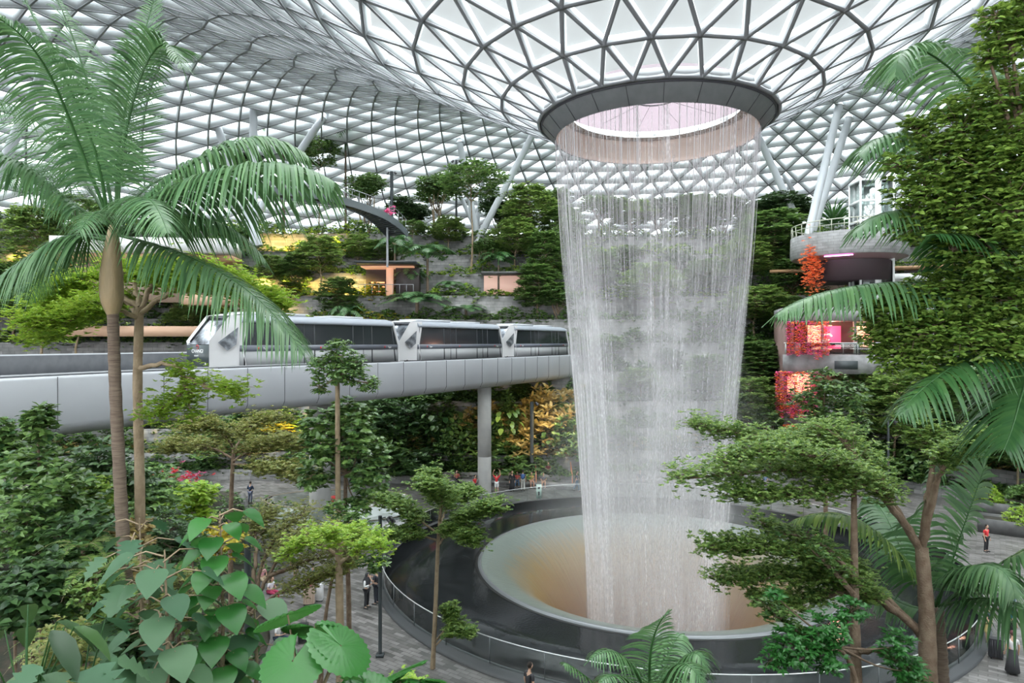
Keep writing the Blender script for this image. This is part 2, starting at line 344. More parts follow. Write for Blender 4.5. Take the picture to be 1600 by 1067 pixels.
for q, (dr_, name, dt, db, st, spk) in enumerate(((0,'outer_curtain',.66,.62,9,.45),(-.28,'inner_curtain',.25,.46,7,.6),(-.75,'inner_veil',.08,.32,4,.5),(.14,'spray',.05,.4,14,.75),(.05,'dense_stream',.75,.95,6,.25),(.03,'right_stream',.5,.5,6,.35))):
    g = MB(); pr = WP.copy(); pr[:,0] += dr_*np.linspace(.35 if dr_ > 0 else .5,1.3,len(pr)); v0 = 0
    a = np.linspace(*{4:(.93*PI,1.24*PI),5:(-.12*PI,.14*PI)}.get(q,(0,2*PI)), 129)
    rad = pr[:,None,0]+.05*np.sin(a*7+q)*np.linspace(.2,1.8,len(pr))[:,None]+.04*np.sin(a*17+2*q)
    v = np.stack([rad*np.cos(a), rad*np.sin(a), np.broadcast_to(pr[:,None,1], rad.shape)], -1)
    i = np.arange(len(pr)-1)[:,None]*129; j = np.arange(128)[None]
    g.add(v, np.stack([i+j, i+j+1, i+130+j, i+129+j], -1).reshape(-1,4))
    o = g.build(name, watermat('water_'+name, dt, db, -2, 23, st, seed=q*13.7, speck=spk), wf, smooth=True)
    uvv = np.stack([np.broadcast_to(a*4.6, rad.shape), np.broadcast_to(pr[:,None,1], rad.shape)], -1).reshape(-1,2)
    add_uv(o, lambda co, u=uvv: u)
m_mist = bpy.data.materials.new('mist'); m_mist.use_nodes = True; nt = m_mist.node_tree; nt.nodes.remove(nt.nodes['Principled BSDF'])
vs = nt.nodes.new('ShaderNodeVolumeScatter'); vs.inputs['Color'].default_value = (.97,.98,1,1); _tc = nt.nodes.new('ShaderNodeTexCoord'); _vl = nt.nodes.new('ShaderNodeVectorMath'); _vl.operation = 'LENGTH'; _mp = nt.nodes.new('ShaderNodeMapping'); _mp.inputs['Scale'].default_value = (1,1,.55)
_mr = nt.nodes.new('ShaderNodeMapRange'); _mr.inputs['From Min'].default_value = 8.3; _mr.inputs['From Max'].default_value = 1.5; _mr.inputs['To Max'].default_value = .05
nt.links.new(_tc.outputs['Object'], _mp.inputs[0]); nt.links.new(_mp.outputs[0], _vl.inputs[0]); nt.links.new(_vl.outputs['Value'], _mr.inputs['Value']); nt.links.new(_mr.outputs[0], vs.inputs['Density']); nt.links.new(vs.outputs[0], nt.nodes['Material Output'].inputs['Volume'])
g = MB(); g.ball((0,0,0), (8.4,8.4,15.2), 32, 16); g.build('mist', m_mist, wf, smooth=True)
# individual water strings near the lip
g = MB()
for q in range(150):
    t = rnd.uniform(0, 2*PI); r0 = 5.5+rnd.uniform(-.15,.1); L0 = rnd.uniform(2.5, 9)
    zz = np.linspace(23.98, 23.98-L0, 6); rr_ = np.interp(-zz, -WP[:,1], WP[:,0])+(r0-5.5)
    g.tube(np.stack([rr_*math.cos(t), rr_*math.sin(t), zz], -1), np.linspace(.02,.006,6), 3, cap=False)
g.build('water_string', mat('water_white', (.68,.66,.68), .4), wf)

# ---------- basin ----------
pool = thing('basin_pool', (AX[0], AX[1], 0), label='round black granite pool ring with a thin sheet of water around the funnel', category='pool')
m_pool = mat('wet_black_granite', (.012,.014,.015), .06, 0, (.02,.022,.024), 1.5, .06, 9, spec=.22)
g = MB(); g.lathe([(9.95,.20),(12,.24),(14.98,.27),(14.98,0)], 128); g.build('water_bed', m_pool, pool, smooth=True)
g = MB(); m_steel = mat('brushed_steel', (.22,.23,.24), .35, .5)
g.lathe([(14.95,.30),(15.12,.34),(15.12,.28),(15.24,.28),(15.24,.16),(15.36,.16),(15.38,0)], 128); g.build('kerb', mat('kerb_stone', (.07,.075,.08), .4), pool)
g = MB(); g.lathe([(9.72,.24),(9.78,.30),(9.9,.30),(9.95,.2)], 128); g.build('lip', m_steel, pool, smooth=True)
g = MB(); g.lathe([(9.98,.202),(10.12,.22),(10.12,.2)], 128); g.build('drain_slot', mat('slot', (.01,.01,.01), .5), pool)
m_rg = glassmat('railing_glass', (.86,.93,.91), .93)
rail = thing('glass_railing', (AX[0], AX[1], 0), label='low curved glass railing around the black pool', category='railing')
g = MB(); g.lathe([(15.12,.3),(15.12,1.3)], 128); g.build('glass_sheet', m_rg, rail, smooth=True)
g = MB(); g.tube([(15.12*math.cos(t), 15.12*math.sin(t), 1.31) for t in np.linspace(0,2*PI,129)], .022, 5, cap=False); g.build('top_rail', mat('rail_bright', (.7,.72,.72), .3, .4), rail)
for q in range(40):
    t = q*2*PI/40; g = MB(); g.box((15.12*math.cos(t), 15.12*math.sin(t), .8), (.03,.012,1.0), 0, rz=t); g.build('glass_joint', m_steel, rail)
# acrylic funnel
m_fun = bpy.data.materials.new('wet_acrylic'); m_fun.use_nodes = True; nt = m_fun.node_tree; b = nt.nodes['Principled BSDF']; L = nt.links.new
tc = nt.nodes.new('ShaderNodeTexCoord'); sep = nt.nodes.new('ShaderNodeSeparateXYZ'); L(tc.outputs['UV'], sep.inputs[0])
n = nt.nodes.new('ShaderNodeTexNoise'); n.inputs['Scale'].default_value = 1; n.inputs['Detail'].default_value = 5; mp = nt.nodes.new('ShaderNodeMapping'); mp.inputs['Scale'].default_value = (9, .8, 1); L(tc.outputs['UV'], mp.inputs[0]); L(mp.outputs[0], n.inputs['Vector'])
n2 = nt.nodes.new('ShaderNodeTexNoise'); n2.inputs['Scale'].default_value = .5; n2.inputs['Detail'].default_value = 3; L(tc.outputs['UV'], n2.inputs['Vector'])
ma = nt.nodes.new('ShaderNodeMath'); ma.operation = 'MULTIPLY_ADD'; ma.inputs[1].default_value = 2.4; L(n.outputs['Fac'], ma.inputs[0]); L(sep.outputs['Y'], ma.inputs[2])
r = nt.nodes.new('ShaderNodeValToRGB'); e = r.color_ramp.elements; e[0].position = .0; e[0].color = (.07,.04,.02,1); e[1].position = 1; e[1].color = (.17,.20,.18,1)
for pos, c in ((.30,(.26,.13,.05,1)),(.55,(.28,.195,.08,1)),(.68,(.22,.19,.13,1)),(.80,(.17,.20,.18,1))): x = e.new(pos); x.color = c  # browns put the warm basement light behind the acrylic into the colour
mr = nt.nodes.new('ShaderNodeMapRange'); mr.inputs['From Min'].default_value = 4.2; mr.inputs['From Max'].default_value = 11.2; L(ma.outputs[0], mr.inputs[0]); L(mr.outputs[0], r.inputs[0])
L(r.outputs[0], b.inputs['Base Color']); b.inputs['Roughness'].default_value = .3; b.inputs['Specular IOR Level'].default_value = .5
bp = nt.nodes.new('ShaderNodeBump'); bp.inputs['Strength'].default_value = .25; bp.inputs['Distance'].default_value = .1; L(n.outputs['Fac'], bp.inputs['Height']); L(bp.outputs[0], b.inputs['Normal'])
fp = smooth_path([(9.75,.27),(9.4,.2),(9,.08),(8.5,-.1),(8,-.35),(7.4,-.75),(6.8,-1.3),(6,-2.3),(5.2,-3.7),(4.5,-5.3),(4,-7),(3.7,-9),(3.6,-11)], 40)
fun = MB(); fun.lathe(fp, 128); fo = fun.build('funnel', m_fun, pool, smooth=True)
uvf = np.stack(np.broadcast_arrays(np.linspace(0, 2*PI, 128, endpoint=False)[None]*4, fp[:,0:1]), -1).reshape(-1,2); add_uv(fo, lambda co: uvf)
for q, (t, col_, e_) in enumerate(((2.2,(1,.55,.2),260),(1.2,(1,.5,.2),200),(.1,(1,.5,.6),120))):
    ld = bpy.data.lights.new('basin_lamp', 'SPOT'); ld.energy = e_*.5; ld.color = col_; ld.spot_size = 1.3; ld.spot_blend = 1; ld.shadow_soft_size = .3
    lo = bpy.data.objects.new('basin_lamp', ld); C.objects.link(lo); lo.location = (AX[0]+4.0*math.cos(t+PI), AX[1]+4.0*math.sin(t+PI), -4.0)
    dirv = Vector((6.5*math.cos(t), 6.5*math.sin(t), 3.0))+Vector((0,0,-.5)); lo.rotation_euler = dirv.to_track_quat('-Z', 'Y').to_euler()

# ---------- ground ----------
def pavemat():
    m = blockmat('plaza_paving', (.30,.285,.28), (.12,.115,.11), (.08,.075,.07), .6, .22, .35, .3, 'Object')
    n = m.node_tree.nodes; 
    n['Principled BSDF'].inputs['Roughness'].default_value = .38
    mp = n.new('ShaderNodeMapping'); mp.inputs['Rotation'].default_value = (0,0,.62); tc = [x for x in n if x.type == 'TEX_COORD'][0]
    br = [x for x in n if x.type == 'TEX_BRICK'][0]; m.node_tree.links.new(tc.outputs['Object'], mp.inputs[0]); m.node_tree.links.new(mp.outputs[0], br.inputs['Vector'])
    return m
g = MB(); q = np.linspace(0, 2*PI, 97)
inner = np.stack([AX[0]+15.0*np.cos(q), AX[1]+15.0*np.sin(q), 0*q], -1); outer = np.stack([AX[0]+100*np.cos(q), AX[1]+100*np.sin(q), 0*q], -1)
g.add(np.vstack([inner, outer]), [[i, i+1, 98+i, 97+i] for i in range(96)]); g.build('floor', pavemat(), kind='structure', label='grey stone block paving of the plaza')

# ---------- terraces ----------
CT = np.array([5., 30.])
PL = np.array([(-60,30),(-62,45),(-42,57),(-30,60),(-22,60),(-10,58.5),(5,57),(18,60),(30,58),(37,50),(39,42),(40,30),(42,14),(44,0)], float)
pth = np.unwrap(np.arctan2(PL[:,1]-CT[1], PL[:,0]-CT[0]))[::-1]; prr = np.linalg.norm(PL-CT, axis=1)[::-1]
TH0, TH1 = -.35, PI-.05
def R0(t): return np.interp(t, pth, prr)
TIERS = [(0,.95),(2.2,2.3),(4.4,4.2),(7.0,6.6),(9.5,9.4),(12,12.4),(14.5,14.9),(17,17.6),(19.5,20.3),(22,23.0),(25,25.6)]
def tier_r(i, t):
    d = TIERS[i][0]; return R0(t)+d+.7*np.sin(t*9+i*1.9)*min(1, i)+.4*np.sin(t*23+i)*min(1, i)
m_wall = blockmat('terrace_stone', (.33,.325,.32), (.20,.20,.20), (.11,.11,.11), 1.0, .34)
m_soil = mat('soil', (.045,.035,.025), .95, 0, (.02,.025,.015), 4, .4, 12)
tt = np.linspace(TH0, TH1, 220)
for i, (d_, z) in enumerate(TIERS):
    zb = 0 if i == 0 else TIERS[i-1][1]-.25
    r = tier_r(i, tt); rn = tier_r(i+1, tt) if i+1 < len(TIERS) else r+45
    ca, sa = np.cos(tt), np.sin(tt); w = .35
    def ringp(rad, zz): return np.stack([CT[0]+rad*ca, CT[1]+rad*sa, np.full(len(tt), zz)], -1)
    g = MB(); n_ = len(tt); A_ = np.vstack([ringp(r, zb), ringp(r, z+.0), ringp(r+w, z+.0), ringp(r+w, z-.25)])
    kk = np.arange(n_-1)
    g.add(A_, np.vstack([np.stack([kk+o*n_, kk+1+o*n_, kk+1+(o+1)*n_, kk+(o+1)*n_], -1) for o in range(3)]))
    o = g.build('wall_terrace', m_wall, kind='structure', label='curved stone block retaining wall of the planted terraces')
    ua = np.concatenate([[0], np.cumsum(np.hypot(*(np.diff(ringp(r, 0)[:,:2], axis=0)).T))])
    uvw = np.concatenate([np.stack([ua, np.full(n_, y)], -1) for y in (zb, z, z+w, z+w+.2)]); add_uv(o, lambda co, u=uvw: u)
    g = MB(); B_ = np.vstack([ringp(r+w, z-.12), ringp(rn+.1, z-.12)]); g.add(B_, np.stack([kk, kk+1, kk+1+n_, kk+n_], -1))
    g.build('ground_bed', m_soil, kind='structure', label='planting soil behind a terrace wall')
def on_tier(px, i, back=.9):
    """point on tier i seen in the column px of the frame"""
    sl = (px-800)/F; best = None
    for Y in np.arange(20, 110, .1):
        X = sl*Y; t = math.atan2(Y-CT[1], X-CT[0]); 
        if math.hypot(X-CT[0], Y-CT[1]) >= tier_r(i, t)+back and t > TH0: return np.array([X, Y, TIERS[i][1]-.12])
    return None
# ---------- train viaduct ----------
BP = smooth_path([(-24.5,-4),(-23.2,8),(-21,16.5),(-18.4,24),(-14.4,33),(-9.9,40.2),(-6.9,44.7),(-2.3,52.4),(0.6,57.5),(6.5,68.0),(13,79),(18,87)], 400)
BPs = np.concatenate([[0], np.cumsum(np.linalg.norm(np.diff(BP, axis=0), axis=1))])
BT = nrm(np.gradient(BP, axis=0)); BN = np.stack([-BT[:,1], BT[:,0]], -1)   # to the far side
def bpos(s, off=0.0, z=0.0):
    x = np.array([np.interp(s, BPs, BP[:,i]) for i in (0,1)]); n = nrm(np.array([np.interp(s, BPs, BN[:,i]) for i in (0,1)])); p = x+n*off
    return np.array([p[0], p[1], z]), math.atan2(-n[0], n[1])
def s_at_px(px):
    return float(np.interp(px, BP[60:,0]/BP[60:,1]*F+800, BPs[60:]))
ZT, ZB, BW = 11.15, 8.75, 9.6
def sweep(prof, i0=0, i1=None, step=1):
    """prof: (offset to the far side, z) outline carried along the viaduct"""
    q = np.arange(len(BP))[i0:i1:step]; pr = np.asarray(prof, float); g = MB()
    v = np.concatenate([BP[q][:,None,:]+BN[q][:,None,:]*pr[None,:,:1], np.broadcast_to(pr[None,:,1:], (len(q), len(pr), 1))], -1).reshape(-1,3)
    m = len(pr); i = np.arange(len(q)-1)[:,None]*m; j = np.arange(m-1)[None]
    g.add(v, np.stack([i+j, i+j+1, i+m+j+1, i+m+j], -1).reshape(-1,4)); return g
vd = thing('train_viaduct', label='long pale grey curved bridge crossing the garden with a train on it', category='bridge')
m_pan = mat('painted_panel', (.36,.375,.40), .5, .1, (.40,.415,.44), .25)
m_conc = mat('concrete', (.33,.33,.32), .7, 0, (.40,.40,.38), .8, .15, 6)
sweep([(.35,ZT-.4),(.35,ZT),(0,ZT),(-.05,ZT-.1),(-.05,ZB+.55),(.05,ZB+.3),(.3,ZB+.1),(.7,ZB),(BW-.7,ZB),(BW-.3,ZB+.1),(BW,ZB+.4),(BW,ZT+.7),(BW-.35,ZT+.7),(BW-.35,ZT-.4)]).build('side_panels', m_pan, vd, smooth=False)
sweep([(.35,ZT-.35),(BW-.35,ZT-.35)]).build('deck', mat('deck_dark', (.06,.06,.065), .7), vd)
m_par = mat('dark_parapet', (.045,.05,.06), .55, 0, (.06,.065,.075), 3)
sweep([(4.7,ZT-.35),(4.7,ZT+.72),(5.3,ZT+.72),(5.3,ZT-.35)], 60).build('middle_parapet', m_par, vd)
for s_ in np.arange(12, BPs[-1]-3, 2.35):
    (a_, _), (b2, _), (c2, _) = bpos(s_, -.056, ZT-.02), bpos(s_, -.056, ZB+.5), bpos(s_, .12, ZB+.2)
    g = MB(); g.tube([a_, b2, c2], .018, 4); g.build('panel_joint', mat('joint_grey', (.12,.125,.13), .7), vd)
for o_ in (1.5, 3.3): sweep([(o_-.08,ZT-.35),(o_-.08,ZT-.18),(o_+.08,ZT-.18),(o_+.08,ZT-.35)]).build('running_rail', mat('rail_steel', (.3,.3,.31), .35, .8), vd)
sweep([(.55,ZT+.02),(.55,ZT+.10),(.65,ZT+.10),(.65,ZT+.02)], 60, 170).build('cable_tray', m_steel, vd)
for px, Y, r_, zt, lab in ((757,55.0,.56,ZB,'round concrete pier standing at the back edge of the black pool'),(500,45.7,.72,ZB+.1,'stout round concrete pier rising inside the white ring beside the left plaza'),(893,72,.52,ZB,'farthest round concrete pier, just left of the falling water')):
    p = P(px, 700, Y); q = thing('bridge_pier', (p[0], p[1], 0), label=lab, category='pier', group='concrete piers under the train bridge')
    g = MB(); g.lathe([(r_,0),(r_,3.0),(r_-.015,3.01),(r_-.015,3.05),(r_,3.06),(r_,zt+.15),(.01,zt+.15)], 32); g.build('shaft', m_conc, q, smooth=True)
    g = MB(); g.lathe([(r_+.12,0),(r_+.12,.12),(r_,.14)], 32); g.build('foot_ring', m_steel, q)

# ---------- train ----------
m_white = mat('train_white', (.34,.35,.36), .5, 0); m_frame = mat('train_frame_white', (.60,.60,.61), .35)
m_dkg = mat('train_glass', (.025,.03,.035), .10, 0, spec=.8); m_band = mat('train_grey_band', (.13,.14,.17), .4); m_roof = mat('train_roof', (.33,.36,.41), .4)
m_end = mat('train_end_panel', (.05,.065,.07), .35); m_red = mat('mark_red', (.6,.05,.06), .5); m_ltr = mat('lettering_white', (.85,.85,.85), .5)
def text(body, size, parent, loc, rot, m, name='lettering'):
    cu = bpy.data.curves.new(name, 'FONT'); cu.body = body; cu.size = size; cu.extrude = .004; cu.align_x = 'CENTER'; cu.materials.append(m)
    o0 = bpy.data.objects.new(name, cu); C.objects.link(o0); dg = bpy.context.evaluated_depsgraph_get(); me = bpy.data.meshes.new_from_object(o0.evaluated_get(dg)); bpy.data.objects.remove(o0)
    o = bpy.data.objects.new(name, me); C.objects.link(o); o.parent = parent; o.location = loc; o.rotation_euler = rot; return o
def train_car(L, label):
    """x along the track, near side at -y, floor at z=0"""
    t = thing('train_car', label=label, category='train car', group='cars of the elevated train'); H, w, n, nn = 3.05, 1.4, 1.7, .45
    yy = (-w, w)
    g = MB()   # lower shell
    for y, sg in ((-w,-1),(w,1)):
        g.box(((n-.2+L-.12)/2, y-sg*.03, .68), (L-.12-n+.2, .06, .82))
    g.build('lower_side_panel', m_white, t)
    g = MB()
    for y, sg in ((-w,-1),(w,1)): g.box(((n-.2+L-.2)/2, y-sg*.02, 1.24), (L-.2-n+.2, .07, .32))
    g.build('grey_stripe', m_band, t)
    g = MB(); g.box((L/2, 0, .2), (L-1.2, 2.3, .26)); g.build('underframe', mat('underframe', (.03,.03,.03), .7), t)
    # window glass, leaning in slightly; ends slanted
    g = MB()
    for sg in (-1,1):
        q = [(n-.1,sg*w,1.38),(L-.25,sg*w,1.38),(L-.72,sg*(w-.06),2.62),(n+.05,sg*(w-.06),2.62)]
        g.add(q+[(x,y-sg*.05,z) for x,y,z in q], [[0,1,2,3],[7,6,5,4]])
    wg = g.build('side_window', m_dkg, t)
    for sg in (-1,1):
        for fx in (.0,.26,.335,.40,.66,.735,.80,.985):
            x = n+(L-.3-n)*fx+.05; thin = fx in (.335,.735)
            g = MB(); g.bar((x, sg*(w+.012), .3), (x-(.3 if fx > .95 else 0), sg*(w-.045), 2.62), .035 if thin else .075, .03, up=(0,1,0)); g.build('door_frame', mat('door_seal', (.03,.035,.04), .5), t)
    g = MB()
    for fx in (.12,.53,.89): g.box((n+(L-.3-n)*fx, -w+.075, 1.8), ((L-n)*.09, .02, .5))
    g.build('inner_poster', mat('poster_grey', (.16,.17,.18), .5), wg)
    g = MB(); pr = [(-w-.02,2.60),(-w-.04,2.72),(-w+.12,2.93),(-.8,3.05),(.8,3.05),(w-.12,2.93),(w+.04,2.72),(w+.02,2.60)]
    g.prism(pr, n-.1, L-.68, axis=0); g.build('roof', m_roof, t)
    g = MB(); g.box((L*.32, 0, 3.12), (L*.3, 1.7, .16)); g.box((L*.70, 0, 3.10), (L*.2, 1.5, .14)); g.build('roof_unit', mat('roof_unit', (.55,.57,.6), .5), t)
    g = MB()
    for fx in (.08,.45,.92):
        g.box((n+(L-.5-n)*fx, -w-.018, 1.24), (.10,.01,.12))
    g.build('red_mark', m_red, t)
    for fx in (.10,.94): text('Tiger', .16, t, (n+(L-.5-n)*fx+.2, -w-.02, 1.18), (PI/2,0,0), m_ltr)
    for e in (0,1):   # the two ends
        X = (lambda x: x) if e == 0 else (lambda x: L-x)
        nm = t
        g = MB()
        lo = lambda q: [(X(x),y,z) for x,y,z in q]
        g.box((X(.12),0,.85), (.24,1.9,1.15)); ep = g.build('end_panel', m_end, t)
        if e == 0:
            g = MB(); g.add(lo([(.05,-.98,1.45),(.05,.98,1.45),(1.25,1.0,2.85),(1.25,-1.0,2.85)]), [[0,1,2,3]]); g.add(lo([(.12,-.98,1.42),(.12,.98,1.42),(1.32,1.0,2.82),(1.32,-1.0,2.82)]), [[3,2,1,0]])
            g.build('windscreen', mat('windscreen', (.35,.38,.42), .06, .8, (.05,.05,.06), 2.2), t)
            g = MB()
            for sg in (-1,1):
                fo_ = lo([(.02,sg*.97,.3),(.02,sg*.97,1.5),(.0,sg*1.0,1.62),(1.15,sg*1.04,2.98),(n+.25,sg*(w+.02),3.0),(n+.25,sg*(w+.02),2.6),(n-.05,sg*(w+.03),1.4),(n+.15,sg*(w+.03),.28)])
                c_ = np.mean(fo_, 0); g.add(fo_+[tuple(c_)], [[i,(i+1)%8,8] for i in range(8)])
                back = [(x+(.12 if e == 0 else -.12), y-sg*.12, z) for x,y,z in fo_]; g.add(fo_+back, [[i,(i+1)%8,8+(i+1)%8,8+i] for i in range(8)])
            g.add(lo([(1.1,-1.05,2.96),(1.1,1.05,2.96),(n+.3,1.1,3.1),(n+.3,-1.1,3.1)]), [[0,1,2,3]])
            g.build('end_frame', m_frame, t)
            for sg in (-1,1):
                g = MB()
                dq = lo([(.42,sg*1.12,1.55),(.85,sg*1.285,1.12),(1.28,sg*1.40,1.45),(1.42,sg*1.36,2.35)])
                g.add([(x-(.03 if e == 0 else -.03),y+sg*.035,z) for x,y,z in dq], [[0,1,2],[0,2,3]])
                g.build('corner_window', mat('corner_glass', (.07,.075,.085), .08, .3, (.3,.32,.35), 3), t)
        else:
            g = MB(); g.add([(L-.06,-1.3,1.45),(L-.06,1.3,1.45),(L-.66,1.25,2.85),(L-.66,-1.25,2.85)], [[3,2,1,0]])
            g.build('windscreen', mat('windscreen'), t)
            g = MB()
            for sg in (-1,1): g.tube([(L-.06,sg*(w-.02),.28),(L-.08,sg*(w-.01),1.35),(L-.62,sg*(w-.04),2.78)], .09, 6)
            g.bar((L-.62,-w+.04,2.8),(L-.62,w-.04,2.8),.16,.14); g.box((L-.1,0,.6),(.12,2*w-.1,.7)); g.build('end_frame', m_frame, t)
        g = MB(); g.box((X(.1),0,.2), (.7,2.1,.18)); g.build('bumper', m_white, t)
        rz_ = -PI/2 if e == 0 else PI/2; xo = -.006 if e == 0 else L+.006
        text('CHANGI', .26, t, (xo, 0, 1.02), (PI/2,0,rz_), m_ltr); text('airport', .13, t, (xo, -.1 if e else .1, .84), (PI/2,0,rz_), m_ltr)
        text('06', .13, t, (xo, -.7 if e == 0 else .7, .42), (PI/2,0,rz_), m_ltr)
        g = MB(); g.tube([(xo, .1*math.cos(a), 1.32+.1*math.sin(a)) for a in np.linspace(0, 5, 9)], .02, 4); g.build('red_emblem', m_red, t)
    return t
labs = ('front train car nearest the camera, half hidden behind the drooping palm frond','middle car of the grey and white train, above the round pier','last train car, its rear half fading into the falling water')
ends = [(352,641),(643,800),(802,900)]
for (p0, p1), lb in zip(ends, labs):
    s0, s1 = s_at_px(p0), s_at_px(p1); a_, _ = bpos(s0, 2.1); b2, _ = bpos(s1, 2.1); Lc = np.linalg.norm(b2-a_)-.25
    cr = train_car(Lc, lb); cr.location = (a_[0], a_[1], ZT-.25); cr.rotation_euler = (0,0,math.atan2(b2[1]-a_[1], b2[0]-a_[0]))
# ---------- plant makers ----------
m_bark = mat('bark_brown', (.13,.085,.055), .85, 0, (.20,.145,.10), 6, .5, 30)
m_barkl = mat('bark_pale', (.30,.23,.15), .8, 0, (.22,.16,.10), 5, .4, 25)
m_barkp = mat('palm_trunk_rings', (.20,.15,.11), .8, 0, (.11,.075,.055), 5, .5, 20, stretch=(1,1,14))
LM = dict(
 palm=leafmat('palm_green', (.06,.145,.06), (.115,.225,.09), .33, .25),
 palmd=leafmat('palm_dark_green', (.03,.10,.03), (.06,.15,.045), .3, .25),
 term=leafmat('fresh_green', (.05,.13,.03), (.25,.36,.09), .45, .35),
 termd=leafmat('mid_green', (.03,.085,.025), (.17,.29,.075), .4, .3),
 olive=leafmat('olive_tan', (.12,.17,.035), (.26,.25,.08), .45, .3),
 gloss=leafmat('glossy_green', (.035,.09,.03), (.16,.27,.07), .25, .2),
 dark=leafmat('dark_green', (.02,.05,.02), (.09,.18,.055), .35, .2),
 bright=leafmat('bright_gloss', (.045,.11,.02), (.24,.36,.07), .25, .25),
 lime=leafmat('lime_green', (.16,.32,.035), (.34,.46,.06), .4, .35),
 yellow=leafmat('yellow_lamplit_leaf', (.30,.30,.03), (.62,.50,.05), .45, .35),  # yellow lamplight on the terrace bushes is put into this leaf colour too
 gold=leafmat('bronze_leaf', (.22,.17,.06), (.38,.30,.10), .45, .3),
 blue=leafmat('blue_green', (.04,.11,.055), (.09,.17,.085), .5, .22, .35),
 fan=leafmat('fan_green', (.02,.11,.02), (.05,.19,.04), .28, .3),
 pink=leafmat('pink_flower', (.75,.10,.28), (.85,.25,.45), .5, .3),
 orange=leafmat('orange_blossom', (.75,.16,.06), (.85,.38,.12), .5, .3),
 red=leafmat('red_flower', (.7,.04,.05), (.8,.12,.1), .5, .3))

def frond(mb, base, c1, c2, tip, leaf=.55, n=60, droop=.55, w=.022, mi=0, mr=1, rr=.018, side=None, vang=.35, taper=True, seed=0, k=5):
    """feather frond: Bezier midrib, two rows of hanging leaflets"""
    r_ = np.random.default_rng(seed+11); base, c1, c2, tip = (np.asarray(q, float) for q in (base, c1, c2, tip))
    bez = lambda t: ((1-t)**3)[:,None]*base+(3*t*(1-t)**2)[:,None]*c1+(3*t*t*(1-t))[:,None]*c2+(t**3)[:,None]*tip
    ts = np.linspace(0, 1, 16); cl = bez(ts); mb.tube(cl, np.linspace(rr, rr*.2, 16), 5, mr, cap=False)
    t = np.linspace(.12, .995, n); p = bez(t); tg = nrm(bez(np.minimum(t+.01, 1.0))-bez(t-.01))
    up = np.array([0,0,1.]); S = np.cross(tg, up); ln = np.linalg.norm(S, axis=1, keepdims=True)
    S = nrm(np.where(ln < .05, np.array([1.,0,0]), S)); N = np.cross(S, tg)
    L = leaf*(np.sin(np.clip(t*.95+.12,0,1)*PI)**.55 if taper else 1.0)*np.ones(n)
    for sg in (-1, 1):
        d0 = nrm(S*sg*math.cos(vang)+N*math.sin(vang)*.8+tg*(.35+.5*t[:,None]**3)+r_.normal(0,.045,(n,3)))
        q = np.linspace(0, 1, k); Ln = L*r_.uniform(.9,1.08,n)
        dr = droop*r_.uniform(.8,1.2,n)
        cen = p[:,None]+d0[:,None]*(q[None,:,None]*Ln[:,None,None])+np.array([0,0,-1.])*((q**2)[None,:,None]*(Ln*dr)[:,None,None])
        # keep length
        wv = tg[:,None]*(w*np.sin(np.clip(q*.85+.15,0,1)*PI)**.5)[None,:,None]*np.ones((n,1,1))
        mb.ribbons(cen, wv, mi)

def palm(name, H=4, nf=11, L=1.8, leaf=.5, n=34, rt=.09, m='palm', seed=0, crown=True, droop=.5, up=.9, lean=(0,0), w=.03):
    r_ = random.Random(seed); t = thing(name)
    g = MB(); pts = smooth_path([(0,0,0),(lean[0]*.4,lean[1]*.4,H*.5),(lean[0],lean[1],H)], 14); g.tube(pts, np.linspace(rt*1.25, rt, 14), 9); g.build('trunk', m_barkp, t, smooth=True)
    top = pts[-1]
    if crown:
        g = MB(); g.tube([top, top+(0,0,.25*H**.5), top+(0,0,.42*H**.5)], [rt*1.1, rt*1.25, rt*.5], 8); g.build('crownshaft', LM['palm'], t, smooth=True); top = top+(0,0,.38*H**.5)
    for i in range(nf):
        a = i*2.399+r_.uniform(-.2,.2); e = up*(1-i/nf)+r_.uniform(-.1,.1); d = np.array([math.cos(a), math.sin(a), 0]); l = L*r_.uniform(.85,1.1)
        b0 = top+d*rt*.5; rise = math.sin(e)*l
        g = MB(); frond(g, b0, b0+d*l*.3*math.cos(e)+(0,0,rise*.55), b0+d*l*.7+(0,0,rise*.75-l*.08), b0+d*l*.98+(0,0,rise*.35-l*.38), leaf, n, droop, w, seed=seed*31+i, k=4)
        g.build('frond', [LM[m], m_barkl], t)
    return t

def rosette(mb, pts, T, k, L, Wr, tilt=.35, mi=0, r_=None, upn=None):
    """k leaves around each point, spreading outward"""
    r_ = r_ or rng; pts = np.asarray(pts, float); n = len(pts)
    if n == 0: return
    az = (np.arange(k)*2*PI/k)[None]+r_.uniform(0,2*PI,(n,1))+r_.normal(0,.25,(n,k)); el = tilt+r_.normal(0,.22,(n,k))
    D = np.stack([np.cos(az)*np.cos(el), np.sin(az)*np.cos(el), np.sin(el)], -1)
    U = np.broadcast_to(np.array([0,0,1.]), D.shape) + r_.normal(0,.2,D.shape)
    if upn is not None: D = nrm(D+upn[:,None]*.5); U = U+upn[:,None]
    Ls = (L*r_.uniform(.7,1.15,(n,k))).ravel()
    mb.leaves(np.repeat(pts, k, 0), D.reshape(-1,3), U.reshape(-1,3), Ls, Ls*Wr, T, mi)

